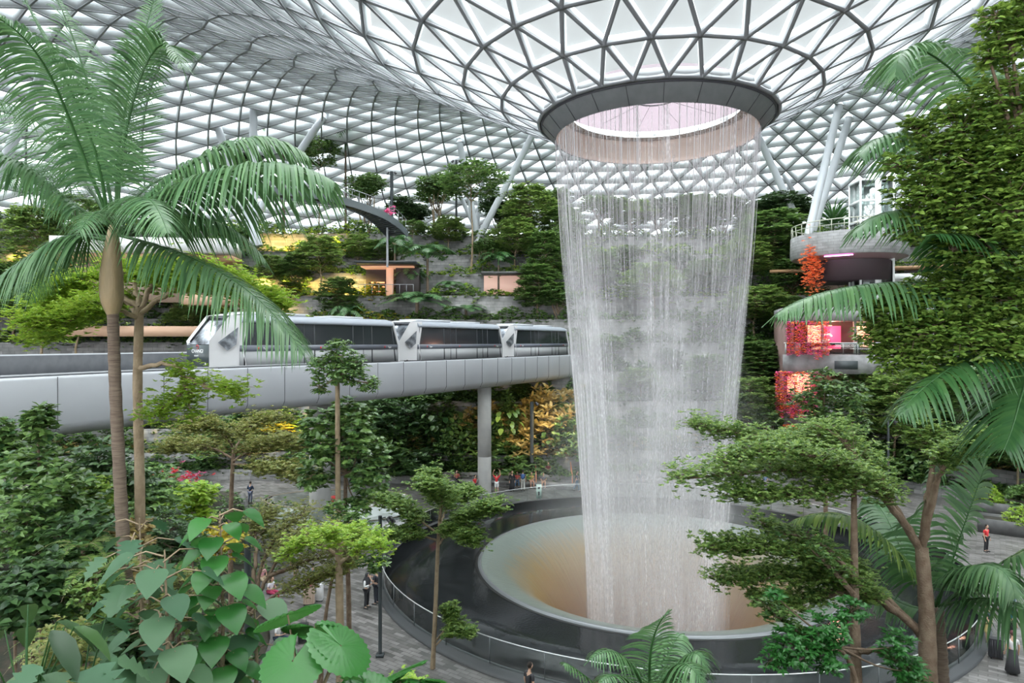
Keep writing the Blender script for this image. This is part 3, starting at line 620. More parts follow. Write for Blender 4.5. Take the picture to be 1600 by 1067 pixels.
def layered_tree(name, H=7, R=2.2, tiers=4, z0=.5, m='term', bark=None, seed=0, leafL=.09, per=7, tw=7, rt=.09, nb=6, flat=.22, bare=.3, k=6):
    """terminalia habit: straight stem, flat tiers of level branches, small leaves on the upper side"""
    r_ = np.random.default_rng(seed); t = thing(name); g = MB(); lf = MB(); br = MB()
    zs = np.linspace(H*z0, H*.97, tiers); bend = r_.normal(0,.05*H**.5,(3,2))
    pts = smooth_path([(0,0,0),(bend[0,0],bend[0,1],H*.35),(bend[1,0],bend[1,1],H*.7),(bend[2,0],bend[2,1],H)], 12)
    g.tube(pts, np.linspace(rt*1.2, rt*.25, 12), 8); g.build('trunk', bark or m_barkl, t, smooth=True)
    P_ = []
    for q, z in enumerate(zs):
        c = np.array([np.interp(z, pts[:,2], pts[:,0]), np.interp(z, pts[:,2], pts[:,1]), z]); f = 1-abs(q/(max(tiers-1,1))-.35)*.75
        for b_ in range(nb):
            a = b_*2*PI/nb+q*1.1+r_.uniform(-.25,.25); l = R*f*r_.uniform(.75,1.1); d = np.array([math.cos(a), math.sin(a), 0]); sd = np.array([-d[1], d[0], 0])
            rise = flat*l+r_.uniform(0,.1*R)
            cl = smooth_path([c, c+d*l*.35+(0,0,rise*1.1), c+d*l*.7+(0,0,rise*1.25), c+d*l+(0,0,rise*1.3)], 9)+r_.normal(0,.012*R,(9,3))
            br.tube(cl, np.linspace(rt*.38, rt*.07, 9), 5, cap=False)
            for w_ in range(tw):
                u = bare+(1-bare)*(w_+.6)/tw; p0 = np.array([np.interp(u, np.linspace(0,1,9), cl[:,i]) for i in range(3)])
                for sg in (-1,1):
                    ll = l*.42*(1.15-u)*r_.uniform(.7,1.2)+.1*R; e = p0+sd*sg*ll+d*ll*.6+(0,0,r_.uniform(.0,.08)*R); br.tube([p0, (p0+e)/2+(0,0,.03*R), e], [rt*.12, rt*.08, rt*.04], 3, cap=False)
                    qq = r_.uniform(.25,1.05,per)[:,None]; P_.append(p0+(e-p0)*qq+r_.normal(0,.085*R,(per,3))*(1,1,.75))
            P_.append(cl[-1]+r_.normal(0,.03*R,(3,3)))
    P_ = np.vstack(P_); rosette(lf, P_, T_SMALL, k, leafL, .55, .3, r_=r_)
    br.build('branches', bark or m_barkl, t); lf.build('foliage', LM[m], t); return t

def leafy_tree(name, H=6, R=2, blobs=9, m='gloss', bark=None, seed=0, leafL=.16, n=900, T=T_MID, k=6, z0=.55, rt=.09, wr=.5, squash=.75, stems=1, tilt=.2):
    """round crown made of leaf rosettes on branching limbs"""
    r_ = np.random.default_rng(seed); t = thing(name); g = MB(); lf = MB(); br = MB()
    c0 = np.array([0,0,H*(1+z0)/2]); hz = H*(1-z0)/2
    for s_ in range(stems):
        a = s_*2*PI/stems; o = np.array([math.cos(a), math.sin(a), 0])*(.12*R if stems > 1 else 0)
        pts = smooth_path([o, o*1.5+(r_.normal(0,.04*H),r_.normal(0,.04*H),H*.4), o*3+(0,0,H*z0+hz*.6)], 9); g.tube(pts, np.linspace(rt, rt*.5, 9), 8)
    g.build('trunk', bark or m_bark, t, smooth=True); top = pts[-1]
    dirs = nrm(r_.normal(0,1,(blobs,3))); cs = c0+dirs*np.array([R*.62,R*.62,hz*.62])*r_.uniform(.6,1,(blobs,1)); cs[0] = c0
    P_, Nn = [], []
    for c in cs:
        st = np.array([0,0,H*z0*.75]); br.tube(smooth_path([st, (st+c)/2+r_.normal(0,.08*R,3), c], 6), np.linspace(rt*.45, rt*.12, 6), 5, cap=False)
        m_ = n//blobs; d = nrm(r_.normal(0,1,(m_,3))+(0,0,.25)); rad = np.array([R*.48,R*.48,R*.48*squash])*r_.uniform(.55,1.05,(m_,1)); p = c+d*rad; P_.append(p); Nn.append(d)
        for e in p[:6]: br.tube([c, (c+e)/2+r_.normal(0,.03*R,3), e], [rt*.12, rt*.08, rt*.04], 3, cap=False)
    rosette(lf, np.vstack(P_), T, k, leafL, wr, tilt, r_=r_, upn=np.vstack(Nn)); br.build('branches', bark or m_bark, t); lf.build('foliage', LM[m], t); return t

def shrub(name, R=1, H=1.2, n=220, m='termd', seed=0, leafL=.16, T=T_LONG, k=6, wr=.35, tilt=.5, stems=9):
    r_ = np.random.default_rng(seed); t = thing(name); br = MB(); lf = MB()
    d = nrm(r_.normal(0,1,(n,3))); d[:,2] = np.abs(d[:,2]); lump = 1+.22*np.sin(d[:,0]*5+seed)*np.cos(d[:,1]*4+seed*2)
    p = d*np.array([R,R,H])*(r_.uniform(.45,1.0,(n,1))**.6)*lump[:,None]
    for i in range(stems): br.tube([(0,0,0), p[i]*(.4,.4,.6), p[i]], [.03*R,.02*R,.01*R], 4, cap=False)
    rosette(lf, p, T, k, leafL, wr, tilt, r_=r_, upn=d*.6); br.build('stems', m_bark, t); lf.build('foliage', LM[m], t); return t

def big_leaf_plant(name, n=16, L=.5, H=1.4, R=.6, T=T_HEART, m='blue', seed=0, wr=1.0, pole=True, rt=.04):
    """leaves on long stalks from a climbing stem"""
    r_ = np.random.default_rng(seed); t = thing(name); g = MB(); lf = MB()
    if pole: g.tube(smooth_path([(0,0,0),(.05,0,H*.5),(0,.03,H)], 8), np.linspace(rt,rt*.2,8), 7)
    for i in range(n):
        a = i*2.399+r_.uniform(-.4,.4); z = H*(.08+.92*i/n) if pole else H*r_.uniform(.0,.25); d = np.array([math.cos(a), math.sin(a), 0]); l = R*r_.uniform(.55,1.1)
        b0 = np.array([0,0,z if pole else 0]); zt = (.12*R if pole else H*r_.uniform(.55,1)); e = b0+d*l*(1 if pole else .8)+(0,0,zt)
        g.tube([b0, (b0+e)/2+(0,0,.18*l), e], [.012,.010,.007], 4, cap=False)
        Ls = L*r_.uniform(.75,1.15); lf.leaves([e-(0,0,.0)], [d*.8+(0,0,-.45)], [d*.45+(0,0,1)], [Ls], [Ls*wr], T)
    g.build('stem', m_barkl if pole else LM['palmd'], t); lf.build('leaves', LM[m], t, smooth=True); return t

def fan_palm(name, n=7, R=.55, H=1.2, seed=0, spread=.6, m='fan'):
    """round pleated leaves on stalks"""
    r_ = np.random.default_rng(seed); t = thing(name); st = MB()
    for i in range(n):
        a = i*2.399+r_.uniform(-.3,.3); d = np.array([math.cos(a), math.sin(a), 0]); Rr = R*r_.uniform(.8,1.15)
        e = d*spread*r_.uniform(.5,1.1)+np.array([0,0,H*r_.uniform(.65,1.05)]); st.tube([(0,0,0), e*(.45,.45,.6), e], [.014,.012,.010], 5, cap=False)
        nm = nrm(d*.55+np.array([0,0,1])); f = nrm(d-nm*np.dot(d,nm)); s_ = np.cross(nm, f); g = MB(); npl = 56
        an = np.linspace(-PI*.93, PI*.93, npl); pl = np.where(np.arange(npl)%2 == 0, 1, -1)
        rows = []
        for q, rad in enumerate((.03,.35,.7,.93,1.0)):
            z = pl*.05*rad*(1 if q < 4 else 0)-.30*rad**2*(.6+.4*np.cos(an))*.6; rr_ = rad*Rr*(1+(.035*pl if q == 4 else 0))
            rows.append(e+(np.cos(an)*rr_)[:,None]*f+(np.sin(an)*rr_)[:,None]*s_+(z*Rr)[:,None]*nm)
        v = np.vstack(rows); i_ = np.arange(4)[:,None]*npl; j = np.arange(npl-1)[None]
        g.add(v, np.stack([i_+j,i_+j+1,i_+npl+j+1,i_+npl+j], -1).reshape(-1,4)); g.build('fan_leaf', LM[m], t)
    st.build('stalks', m_barkl, t); return t

def spiky(name, n=60, L=.9, m='palmd', seed=0, H=.3, w=.07):
    r_ = np.random.default_rng(seed); t = thing(name); g = MB(); a = np.arange(n)*2.399; el = np.linspace(1.3,.1,n)
    D = np.stack([np.cos(a)*np.cos(el), np.sin(a)*np.cos(el), np.sin(el)], -1); g.leaves(np.tile([0,0,H], (n,1)), D, D*0+(0,0,1)+.01, L*r_.uniform(.8,1.1,n), w, T_LONG)
    g.build('leaves', LM[m], t); g = MB(); g.tube([(0,0,0),(0,0,H*.5),(0,0,H)], .05, 6); g.build('stem', m_bark, t); return t
def stuff_bed(name, pts, m, label, cat='plants', L=.3, k=6, T=T_MID, wr=.5, tilt=.5):
    g = MB(); mats = [LM[x] for x in (m if isinstance(m, tuple) else (m,))]; pts = np.asarray(pts)
    ch = rng.integers(0, len(mats), len(pts))
    for i in range(len(mats)): rosette(g, pts[ch == i], T, k, L, wr, tilt, mi=i)
    return g.build(name, mats, kind='stuff', label=label, category=cat)
# ---------- near hillside and left garden bed ----------
def gz(x, y):
    """height of the planted ground"""
    z1 = max(0, (21.5-y)*.42)                       # bank under the viewpoint
    ex = -9.9-(max(y-27,0))*.45                    # edge of the left garden
    z2 = 0 if y > 56 else min(3.2, max(0, (ex-x)*.32+.35) if x < ex else 0)*min(1, (56-y)/8)
    return max(z1 if y < 21.5 else 0, z2)
g = MB(); xs = np.linspace(-55, 45, 101); ys = np.linspace(-8, 56, 65)
Zv = np.array([[gz(x, y)-(.05 if gz(x,y) == 0 else 0) for x in xs] for y in ys])
XX, YY = np.meshgrid(xs, ys); vv = np.stack([XX, YY, Zv], -1).reshape(-1,3); i = np.arange(64)[:,None]*101; j = np.arange(100)[None]
fq = np.stack([i+j, i+j+1, i+102+j, i+101+j], -1).reshape(-1,4); keep = (vv[fq][:,:,2] > -.01).any(1); g.add(vv, fq[keep])
g.build('ground_garden', m_soil, kind='structure', label='dark planted soil bank of the garden below the viewpoint')
# stone edge of the left garden
g = MB(); eb = smooth_path([(-9.2,22),(-9.8,27),(-11.9,31.5),(-14.9,38),(-18.2,45.5),(-21.7,53)], 40)
v = np.concatenate([np.stack([eb[:,0]+o, eb[:,1], np.full(40, z)], -1)[:,None] for o, z in ((.5,0),(.5,.45),(0,.45),(0,0))], 1).reshape(-1,3)
i = np.arange(39)[:,None]*4; j = np.arange(3)[None]; g.add(v, np.stack([i+j, i+j+1, i+j+5, i+j+4], -1).reshape(-1,4))
st_ = g.build('seat_kerb', blockmat('seat_stone', (.16,.155,.15), (.12,.12,.12), (.05,.05,.05), 1.2, .5, coord='Object')); tag(st_, 'low curved stone seat kerb edging the left garden bed', 'bench')
# back seat wall along the plaza
tb = np.linspace(1.25, 1.95, 50); g = MB(); rr_ = R0(tb)-1.1
v = np.concatenate([np.stack([CT[0]+(rr_+o)*np.cos(tb), CT[1]+(rr_+o)*np.sin(tb), np.full(50, z)], -1)[:,None] for o, z in ((0,0),(0,.2),(-.15,.25),(-.15,.46),(.7,.46),(.7,0))], 1).reshape(-1,3)
i = np.arange(49)[:,None]*6; j = np.arange(5)[None]; g.add(v, np.stack([i+j, i+j+1, i+j+7, i+j+6], -1).reshape(-1,4))
sw = g.build('stone_bench', m_wall); tag(sw, 'long curved stone bench at the foot of the terraces behind the pool', 'bench')
add_uv(sw, lambda co: np.stack([np.arctan2(co[:,1]-CT[1], co[:,0]-CT[0])*28, co[:,2]], -1))
# white ring structure in the left plaza (opening to the floor below)
c = P(520, 806, 46.5); rg = thing('skylight_ring', (c[0]+.4, c[1], 0), label='white oval ring with a glass guard in the left plaza around a pier', category='skylight')
g = MB(); ea = np.linspace(0, 2*PI, 65); rx, ry = 4.9, 2.7
def ell(k, z): return np.stack([rx*k*np.cos(ea), ry*k*np.sin(ea), np.full(65, z)], -1)
v = np.stack([ell(1,.0), ell(1,.55), ell(.97,.6), ell(.62,.5), ell(.6,.1), ell(.3,.05)], 1).reshape(-1,3); i = np.arange(64)[:,None]*6; j = np.arange(5)[None]
g.add(v, np.stack([i+j, i+6+j, i+7+j, i+j+1], -1).reshape(-1,4)); g.build('white_ring', mat('ring_white', (.80,.80,.80), .4), rg, smooth=False)
g = MB(); v = np.stack([ell(1.03,.5), ell(1.03,1.55)], 1).reshape(-1,3); i = np.arange(64)*2; g.add(v, np.stack([i, i+2, i+3, i+1], -1)); g.build('glass_guard', m_rg, rg)
g = MB(); g.tube(ell(1.03, 1.56), .03, 5, cap=False); g.tube(ell(1.0,.62), .04, 5, cap=False); g.build('guard_rail', mat('rail_bronze', (.4,.33,.25), .4, .4), rg)

# ---------- stairs in the terrace front ----------
sc_ = P(866, 745, 57.0); st = thing('garden_stairs', (sc_[0], sc_[1], 0), label='stone steps with orange handrails rising into the garden behind the pool', category='stairs')
g = MB()
for q in range(9): g.box((0, .2+q*.34, .1+q*.085), (3.0, .36, .20+q*.17))
g.build('steps', mat('step_stone', (.30,.27,.24), .7, 0, (.22,.2,.18), 3), st)
for sx in (-1.55, 1.55):
    g = MB(); g.tube([(sx,0,0),(sx,0,1.0),(sx,3.2,2.5),(sx,3.2,1.5)], .045, 6); g.tube([(sx,1.6,.7),(sx,1.6,1.75)], .03, 5); g.build('handrail', mat('handrail_orange', (.62,.25,.13), .4), st)
# ---------- right gallery building ----------
ga = thing('wall_gallery', (31.3, 59.0, 0), -.25, kind='structure', label='stone gallery building with open balconies, right of the waterfall')
g = MB(); Wd = 13.5
def slab(z0, z1, x0=-Wd/2, x1=Wd/2, y0=0, y1=7): g.box(((x0+x1)/2, (y0+y1)/2, (z0+z1)/2), (x1-x0, y1-y0, z1-z0))
slab(0,.3); slab(4.9,6.6); slab(9.6,11.3); slab(14.4,15.6, y0=.8)
g.build('stone_band', blockmat('gallery_stone', (.30,.30,.30), (.20,.20,.205), (.10,.10,.10), .9, .3, coord='Generated') if False else mat('gallery_stone', (.27,.27,.275), .75, 0, (.17,.17,.175), 1.2, .3, 5), ga)
g = MB()
for z in (0,4.9+1.7,11.3): g.box((0, 6.6, z+1.6), (Wd, .3, 3.4))
for x in (-Wd/2+.2, Wd/2-.2): g.box((x, 4, 7.5), (.4, 6, 15))
g.build('back_wall', mat('gallery_back', (.16,.10,.09), .7), ga)
m_lit = mat('lit_shopfront', (.9,.45,.3), .5, emit=(1,.45,.28), estr=1.3); m_redsign = mat('red_sign', (.9,.05,.12), .5, emit=(1,.05,.12), estr=1.6)
g = MB(); g.box((-2.6,6.3,12.9),(2.2,.1,2.4)); g.box((-4.6,6.2,8.2),(2.2,.1,2.2)); g.box((-3.8,6.2,2.6),(3.6,.1,2.0)); g.box((1.4,6.3,13.0),(1.6,.1,2)); g.build('shop_glow', m_lit, ga)
g = MB(); g.box((-1.7,5.4,12.9),(1.6,.15,2.2)); g.build('red_sign', m_redsign, ga)
g = MB(); g.tube([(-2.1+.35*math.cos(a)*1.2, 5.3, 12.9+.3*math.sin(a)) for a in np.linspace(.3,5.2,12)], .09, 5); g.build('sign_mark', mat('sign_pale', (.95,.8,.75), .5, emit=(1,.75,.7), estr=.6), ga)
for x in (-5.6,-2.9,-.1,2.8,5.6):
    g = MB(); g.box((x, 1.2, 13.0), (.35,.35,3.4)) if x > 0 else g.box((x, 3.4, 13.0), (.25,.25,3.4)); g.build('gallery_post', m_conc, ga)
for z in (6.6, 11.3):
    g = MB(); g.box((0,.15,z+.55),(Wd-.2,.02,1.0)); g.build('balcony_glass', m_rg, ga)
    g = MB(); g.tube([(-Wd/2,.15,z+1.08),(Wd/2,.15,z+1.08)], .035, 5)
    for x in np.linspace(-Wd/2+.2, Wd/2-.2, 12): g.bar((x,.18,z),(x,.18,z+1.08),.05,.03)
    g.build('balcony_rail', mat('rail_bright'), ga)
g = MB(); g.box((-1.6,-.03,10.4),(1.9,.08,.75)); g.build('dark_vent', mat('vent_dark', (.05,.06,.065), .5), ga)
for z, px_ in ((14.2,-2),(9.4,-4),(4.6,-3)):
    ld = bpy.data.lights.new('gallery_lamp', 'POINT'); ld.energy = 260; ld.color = (1,.5,.35); ld.shadow_soft_size = .3
    lo = bpy.data.objects.new('gallery_lamp', ld); C.objects.link(lo); q = Matrix.Rotation(-.25,4,'Z')@Vector((px_,4,z)); lo.location = (31.3+q.x, 59.0+q.y, z)
# hanging flower strings at the gallery's left corner
for z0_, z1_, xx, n_, col, lb in ((14.3,10.9,-6.4,11,('orange','pink'),'orange and pink hanging flower strings on the gallery balcony with the red sign'),(9.8,5.6,-7.4,11,('orange','pink'),'orange hanging flower strings below the stone band, by two people in white'),(5.0,1.4,-6.8,12,('orange','orange'),'orange hanging flower strings at the lowest gallery opening')):
    pts = []
    for q in range(n_):
        x = xx+q*.32; y = rnd.uniform(-.9,-.2); zz = np.arange(z1_+rnd.uniform(0,.6), z0_, .11)
        p = Matrix.Rotation(-.25,4,'Z')@Vector((x,y,0)); pts.append(np.stack([31.3+p.x+rng.normal(0,.04,len(zz)), 59.0+p.y+rng.normal(0,.04,len(zz)), zz], -1))
    stuff_bed('hanging_flowers', np.vstack(pts), col, lb, 'flowers', .24, 6, T_SMALL, .8, .0)
# rounded stone lookout above
lk = thing('lookout_balcony', (33.5, 66.5, 0), label='rounded grey stone lookout with a purple light line under it', category='balcony')
m_lk = blockmat('lookout_stone', (.32,.32,.325), (.25,.25,.25), (.13,.13,.13), 1.0, .28)
g = MB(); g.lathe([(0.01,22.9),(5.3,22.9),(5.35,21.0),(5.2,20.7)], 60); o = g.build('curved_wall', m_lk, lk); add_uv(o, lambda co: np.stack([np.arctan2(co[:,1], co[:,0])*5.3, co[:,2]], -1))
g = MB(); g.lathe([(5.2,20.7),(1.0,19.6),(.01,19.6)], 48); g.build('soffit', mat('soffit_mauve', (.30,.19,.20), .5), lk)
g = MB(); g.lathe([(4.0,20.3),(3.8,18.4),(.01,18.4)], 48); g.build('dark_drum', mat('drum_dark', (.04,.025,.03), .6), lk)
g = MB(); a_ = np.array([-3.6,-3.6,20.42]); b2 = np.array([-.9,-5.0,20.70]); g.bar((-3.9,-3.3,20.55),(-1.9,-4.7,20.55),.12,.08); g.build('purple_light_strip', mat('purple_light', (.9,.3,.8), .5, emit=(1,.3,.85), estr=5), lk)
g = MB(); g.tube([(5.2*math.cos(a), 5.2*math.sin(a), 24.0) for a in np.linspace(0,2*PI,61)], .05, 5); g.tube([(5.2*math.cos(a), 5.2*math.sin(a), 23.5) for a in np.linspace(0,2*PI,61)], .03, 4)
for q in range(30): a = q*2*PI/30; g.bar((5.2*math.cos(a),5.2*math.sin(a),22.9),(5.2*math.cos(a),5.2*math.sin(a),24.0),.07,.05)
g.build('guard_rail', mat('rail_olive', (.45,.46,.38), .4), lk)
# upper shop floor at the right
us = thing('wall_upper_floor', (41, 70, 0), -.30, kind='structure', label='upper shop floor with timber soffit and pale fascia behind the lookout')
g = MB(); g.box((0,3,20.3),(26,6,.25)); g.build('timber_soffit', mat('timber', (.50,.30,.17), .5, 0, (.42,.25,.14), .8), us)
g = MB(); g.box((3.0,.0,19.2),(20,.3,.85)); g.build('pale_fascia', mat('fascia', (.75,.76,.76), .5), us)
g = MB(); g.box((0,2.5,17.6),(26,.3,2.4)); g.build('back_wall', mat('beige_wall', (.38,.28,.22), .6), us)
g = MB(); g.box((0,1.6,17.5),(26,.2,.5)); g.build('orange_band', mat('orange_band', (.72,.36,.18), .5), us)
g = MB(); g.box((0,1,15.6),(26,3,1.2)); g.build('floor_slab', m_conc, us)
# glass lift tower
lf_ = thing('lift_tower', (35.0, 65.0, 0), -.1, label='glass lift tower with white steel frame beside the stone lookout', category='lift')
g = MB()
for x in (-1.5, 0.1, 1.5):
    for y in (-1.3, 1.3): g.box((x,y,21.3),(.16 if x != .1 else .55,.16,13.4))
for z in (15.2,20.3,22.2,24.1,26.0,28.0):
    for y in (-1.3,1.3): g.box((0,y,z),(3.1,.14,.22))
    for x in (-1.5,1.5): g.box((x,0,z),(.14,2.6,.22))
g.build('steel_frame', mat('lift_white', (.72,.75,.75), .4), lf_)
g = MB(); g.box((0,0,21.4),(2.95,2.55,13)); g.build('glass_wall', glassmat('lift_glass', (.84,.93,.91), .86), lf_)
g = MB(); g.box((.1,0,14.6),(3.6,3.2,.5)); g.build('base_platform', mat('lift_white'), lf_)
g = MB(); g.box((-.7,0,24.6),(1.3,1.8,2.2)); g.build('lift_car', mat('lift_car', (.35,.38,.38), .3, .5), lf_)

# ---------- cafe opening, footbridge, struts ----------
cf = thing('cafe_opening', P(608,0,73.5)*(1,1,0)+(0,0,17.6), -.0, label='recessed cafe with dark flat canopy and warm lit interior in the stone terraces', category='cafe')
g = MB(); g.box((0,-.6,3.4),(6.6,4,.18)); g.build('canopy', mat('canopy_dark', (.05,.055,.06), .5), cf)
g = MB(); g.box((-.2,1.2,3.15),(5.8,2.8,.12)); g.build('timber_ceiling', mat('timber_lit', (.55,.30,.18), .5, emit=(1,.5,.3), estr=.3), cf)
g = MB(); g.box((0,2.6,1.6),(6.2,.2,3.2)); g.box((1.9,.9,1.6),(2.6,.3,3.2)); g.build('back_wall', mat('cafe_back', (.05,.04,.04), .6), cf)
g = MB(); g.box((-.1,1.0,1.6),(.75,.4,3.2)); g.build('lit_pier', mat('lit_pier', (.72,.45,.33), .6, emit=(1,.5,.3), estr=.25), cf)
g = MB(); 
for z in (.6,1.1,1.6): g.box((-1.7,2.3,z),(1.5,.2,.12))
g.build('lit_shelf', mat('shelf_glow', (1,.4,.2), .5, emit=(1,.35,.15), estr=1.5), cf)
g = MB(); g.bar((-2.9,-2.2,1.0),(3.0,-2.2,1.0),.05,.05)
for x in np.linspace(-2.9,3,9): g.bar((x,-2.2,0),(x,-2.2,1.0),.04,.04)
g.build('railing', m_flange, cf)
cf2 = thing('lit_recess', P(790,0,77)*(1,1,0)+(0,0,17.7), label='pale pink lit recess under the stone wall behind the small palm', category='recess')
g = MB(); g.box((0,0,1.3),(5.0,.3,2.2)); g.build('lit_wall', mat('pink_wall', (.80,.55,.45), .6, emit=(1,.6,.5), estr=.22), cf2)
g = MB(); g.box((0,-1.2,2.5),(5.4,3,.25)); g.build('roof_slab', m_wall, cf2)
up_ = thing('wall_left_gallery', P(235,0,66)*(1,1,0), .12, kind='structure', label='left gallery floor with white slab edge and orange timber soffit')
g = MB(); g.box((0,0,21.8),(16,5,1.3)); g.build('slab_edge', mat('fascia'), up_)
g = MB(); g.box((0,.6,20.7),(16,4,.6)); g.build('timber_soffit', mat('timber'), up_)
g = MB(); g.box((0,2.3,18.5),(16,.3,4)); g.build('back_wall', mat('beige_wall'), up_)
g = MB(); g.box((6,-.2,16.6),(5,3,1.0)); g.box((0,.5,13.5),(16,3,1.0)); g.build('lower_slab', mat('tan_slab', (.5,.32,.22), .6), up_)
fb = thing('footbridge', label='dark curved steel stair bridge sloping down in front of the upper stone wall', category='footbridge')
cl = smooth_path([P(425,300,66),P(500,308,65.5),P(540,317,65.5),P(575,330,66),P(600,345,67),P(622,366,68.5)], 40)
tg = nrm(np.gradient(cl, axis=0)); sd = nrm(np.cross(tg, (0,0,1)))
g = MB()
for o_ in (-1.3,1.3):
    q = cl+sd*o_; v = np.stack([q-(0,0,.45), q+(0,0,.25)], 1).reshape(-1,3); v2 = np.stack([q-(0,0,.45)+sd*.12, q+(0,0,.25)+sd*.12], 1).reshape(-1,3); i = np.arange(39)*2; g.add(v, np.stack([i,i+2,i+3,i+1],-1)); g.add(v2, np.stack([i,i+1,i+3,i+2],-1))
g.build('side_girder', mat('girder_grey', (.07,.085,.09), .5), fb)
g = MB()
for q in range(0,39): g.bar(cl[q]-sd[q]*1.3-(0,0,.2), cl[q]+sd[q]*1.3-(0,0,.2), .5, .08)
g.build('tread', mat('tread_dark', (.03,.035,.04), .6), fb)
g = MB()
for o_ in (-1.35,1.35):
    g.tube(cl+sd*o_+(0,0,1.25), .04, 4)
    for q in range(0,40,2): g.bar(cl[q]+sd[q]*o_, cl[q]+sd[q]*o_+(0,0,1.25), .04, .04)
g.build('handrail', m_steel, fb)
g = MB(); g.tube([cl[33]-(0,0,.4), cl[33]*(1,1,0)+(0,0,20)], .12, 6); g.build('prop', m_flange, fb)
m_strut = mat('strut_paint', (.60,.63,.67), .4)
struts = [((396,140),(396,225),74,'vertical white roof column left of the small palms'),((330,170),(362,262),76,'white roof strut leaning right, leftmost of the far columns'),((510,176),(462,246),78,'white roof strut leaning left behind the two small palms'),
 ((718,221),(738,330),86,'steep white roof strut behind the double-crowned tree'),((690,246),(716,300),92,'short white roof strut behind the tall layered tree'),((757,262),(748,330),94,'thin white roof strut between two steeper ones'),((819,236),(768,334),84,'long white roof strut leaning right, left of the waterfall'),
 ((1193,231),(1242,336),82,'white roof strut leaning left, right of the waterfall'),((1219,262),(1240,300),92,'short white roof strut behind the leaning one'),((1299,216),(1264,362),74,'thick white roof strut standing on the stone lookout'),((1308,243),(1268,366),77,'thin white roof strut beside the thick one on the lookout'),((108,20),(60,130),60,'white roof strut behind the big palm at the upper left')]
for q, (a_, b2, Y, lb) in enumerate(struts):
    p0 = P(*a_, Y); p1 = P(*b2, Y-.5)
    d_ = nrm(p0-p1); e = p1
    while e[2] > 23.2: e = e-d_*.3
    r = math.hypot(*(p0[:2]-AX)); zr = np.interp(r, PR[:,0], PR[:,1])-1.2; top = p0+d_*max(0, (zr-p0[2])/max(d_[2], .3))
    o = thing('roof_strut', e, label=lb, category='column', group='white columns carrying the roof')
    g = MB(); r0 = .42 if q not in (5,4,8) else .3; g.tube([e-e, (top-e)*.97], [r0*1.05, r0], 14); g.build('shaft', m_strut, o, smooth=True)
    g = MB(); g.tube([(top-e)*.965, (top-e)*.985, (top-e)], [r0*1.15, r0*.7, .1], 10); g.ball(top-e, .3); g.build('head_joint', m_strut, o, smooth=True)
# light masts
def mast(px, py_top, Y, zb, lb, heads=((1,.0),(1,-1.6)), r_=.06, name='lamp_post'):
    p = P(px, py_top, Y); o = thing(name, (p[0], p[1], zb), label=lb, category='lamp post', group='dark masts with spotlights'); H = p[2]-zb
    g = MB(); g.tube([(0,0,0),(0,0,H)], r_, 10); g.box((0,0,.05),(.3,.3,.1)); g.build('pole', mat('pole_dark', (.045,.055,.06), .45), o, smooth=False)
    for sx, dz in heads:
        g = MB(); g.tube([(0,0,H+dz-.1),(.22*sx,0,H+dz-.05)], .02, 5); c = np.array([.42*sx,-.05,H+dz-.15]); d = nrm(np.array([.45*sx,-.15,-.55]))
        g.tube([c-d*.16, c-d*.1, c+d*.18], [.05,.13,.14], 12); g.build('spotlight', mat('spot_black', (.03,.03,.035), .4), o, smooth=True)
mast(594, 806, 26.5, 0, 'dark lamp post with two black spotlights on the plaza beside the pool', ((1,.0),(1,-.95)), .075)
mast(387, 835, 24.5, 0, 'dark post partly hidden behind the heart-leaved climber', ((-1,0),(1,0)), .12)
mast(831, 628, 58.0, 2, 'dark mast among the golden shrubs under the bridge', ((1,0),), .17)
mast(612, 268, 80, 25.5, 'dark double mast on the top terrace behind the round tree', ((-1,0),(1,0)), .2)
mast(713, 250, 82, 25.5, 'dark mast on the top terrace behind the tall layered tree', ((-1,0),(1,0)), .14)
mast(1388, 655, 46, 0, 'thin dark mast among the trees of the right garden', ((1,0),), .07)
# flagstone planters at the right edge
for (x, y, L_, rz, lb) in ((37.0,47.5,9,-.55,'dark stone planter wall at the far right edge'),(33.2,43.2,5,-.6,'low dark stone planter in front of the right garden wall')):
    o = thing('stone_planter', (x,y,0), rz, label=lb, category='planter'); g = MB()
    for sy in (-.9,.9): g.box((0,sy,.45),(L_,.2,.9))
    for sx in (-1,1): g.box((sx*(L_/2-.1),0,.45),(.2,1.6,.9))
    g.build('stone_box', mat('planter_stone', (.13,.13,.13), .6, 0, (.09,.09,.09), 2), o); g = MB(); g.box((0,0,.7),(L_-.3,1.6,.1)); g.build('soil_top', m_soil, o)
# warm garden spotlights (small visible heads)
def garden_light(px, py, Y, en=120, col=(1,.68,.18)):
    p = P(px, py, Y); ld = bpy.data.lights.new('garden_lamp', 'SPOT'); ld.energy = en*7; ld.color = col; ld.spot_size = 2.3; ld.spot_blend = .8; ld.shadow_soft_size = .15
    lo = bpy.data.objects.new('garden_lamp', ld); C.objects.link(lo); lo.location = p; lo.rotation_euler = Vector((0,.5,-1)).to_track_quat('-Z','Y').to_euler()
def tier_light(px, tier, en=60, col=(1,.68,.16), dz=1.0, back=.7, dirn=(0,.75,-.5)):
    p = on_tier(px, tier, back)+(0,0,dz); ld = bpy.data.lights.new('garden_lamp', 'SPOT'); ld.energy = en*14; ld.color = col; ld.spot_size = 2.4; ld.spot_blend = .8; ld.shadow_soft_size = .12
    lo = bpy.data.objects.new('garden_lamp', ld); C.objects.link(lo); lo.location = p; lo.rotation_euler = Vector(dirn).to_track_quat('-Z','Y').to_euler()
for px, ti, en in ((405,9,60),(435,9,60),(465,9,60),(522,9,50),(405,7,60),(445,7,70),(480,7,50),(530,7,70),(550,7,50),(60,8,60),(20,8,60),(250,7,50),(330,6,60),(420,6,50)): tier_light(px, ti, en, dz=1.9, back=.2)
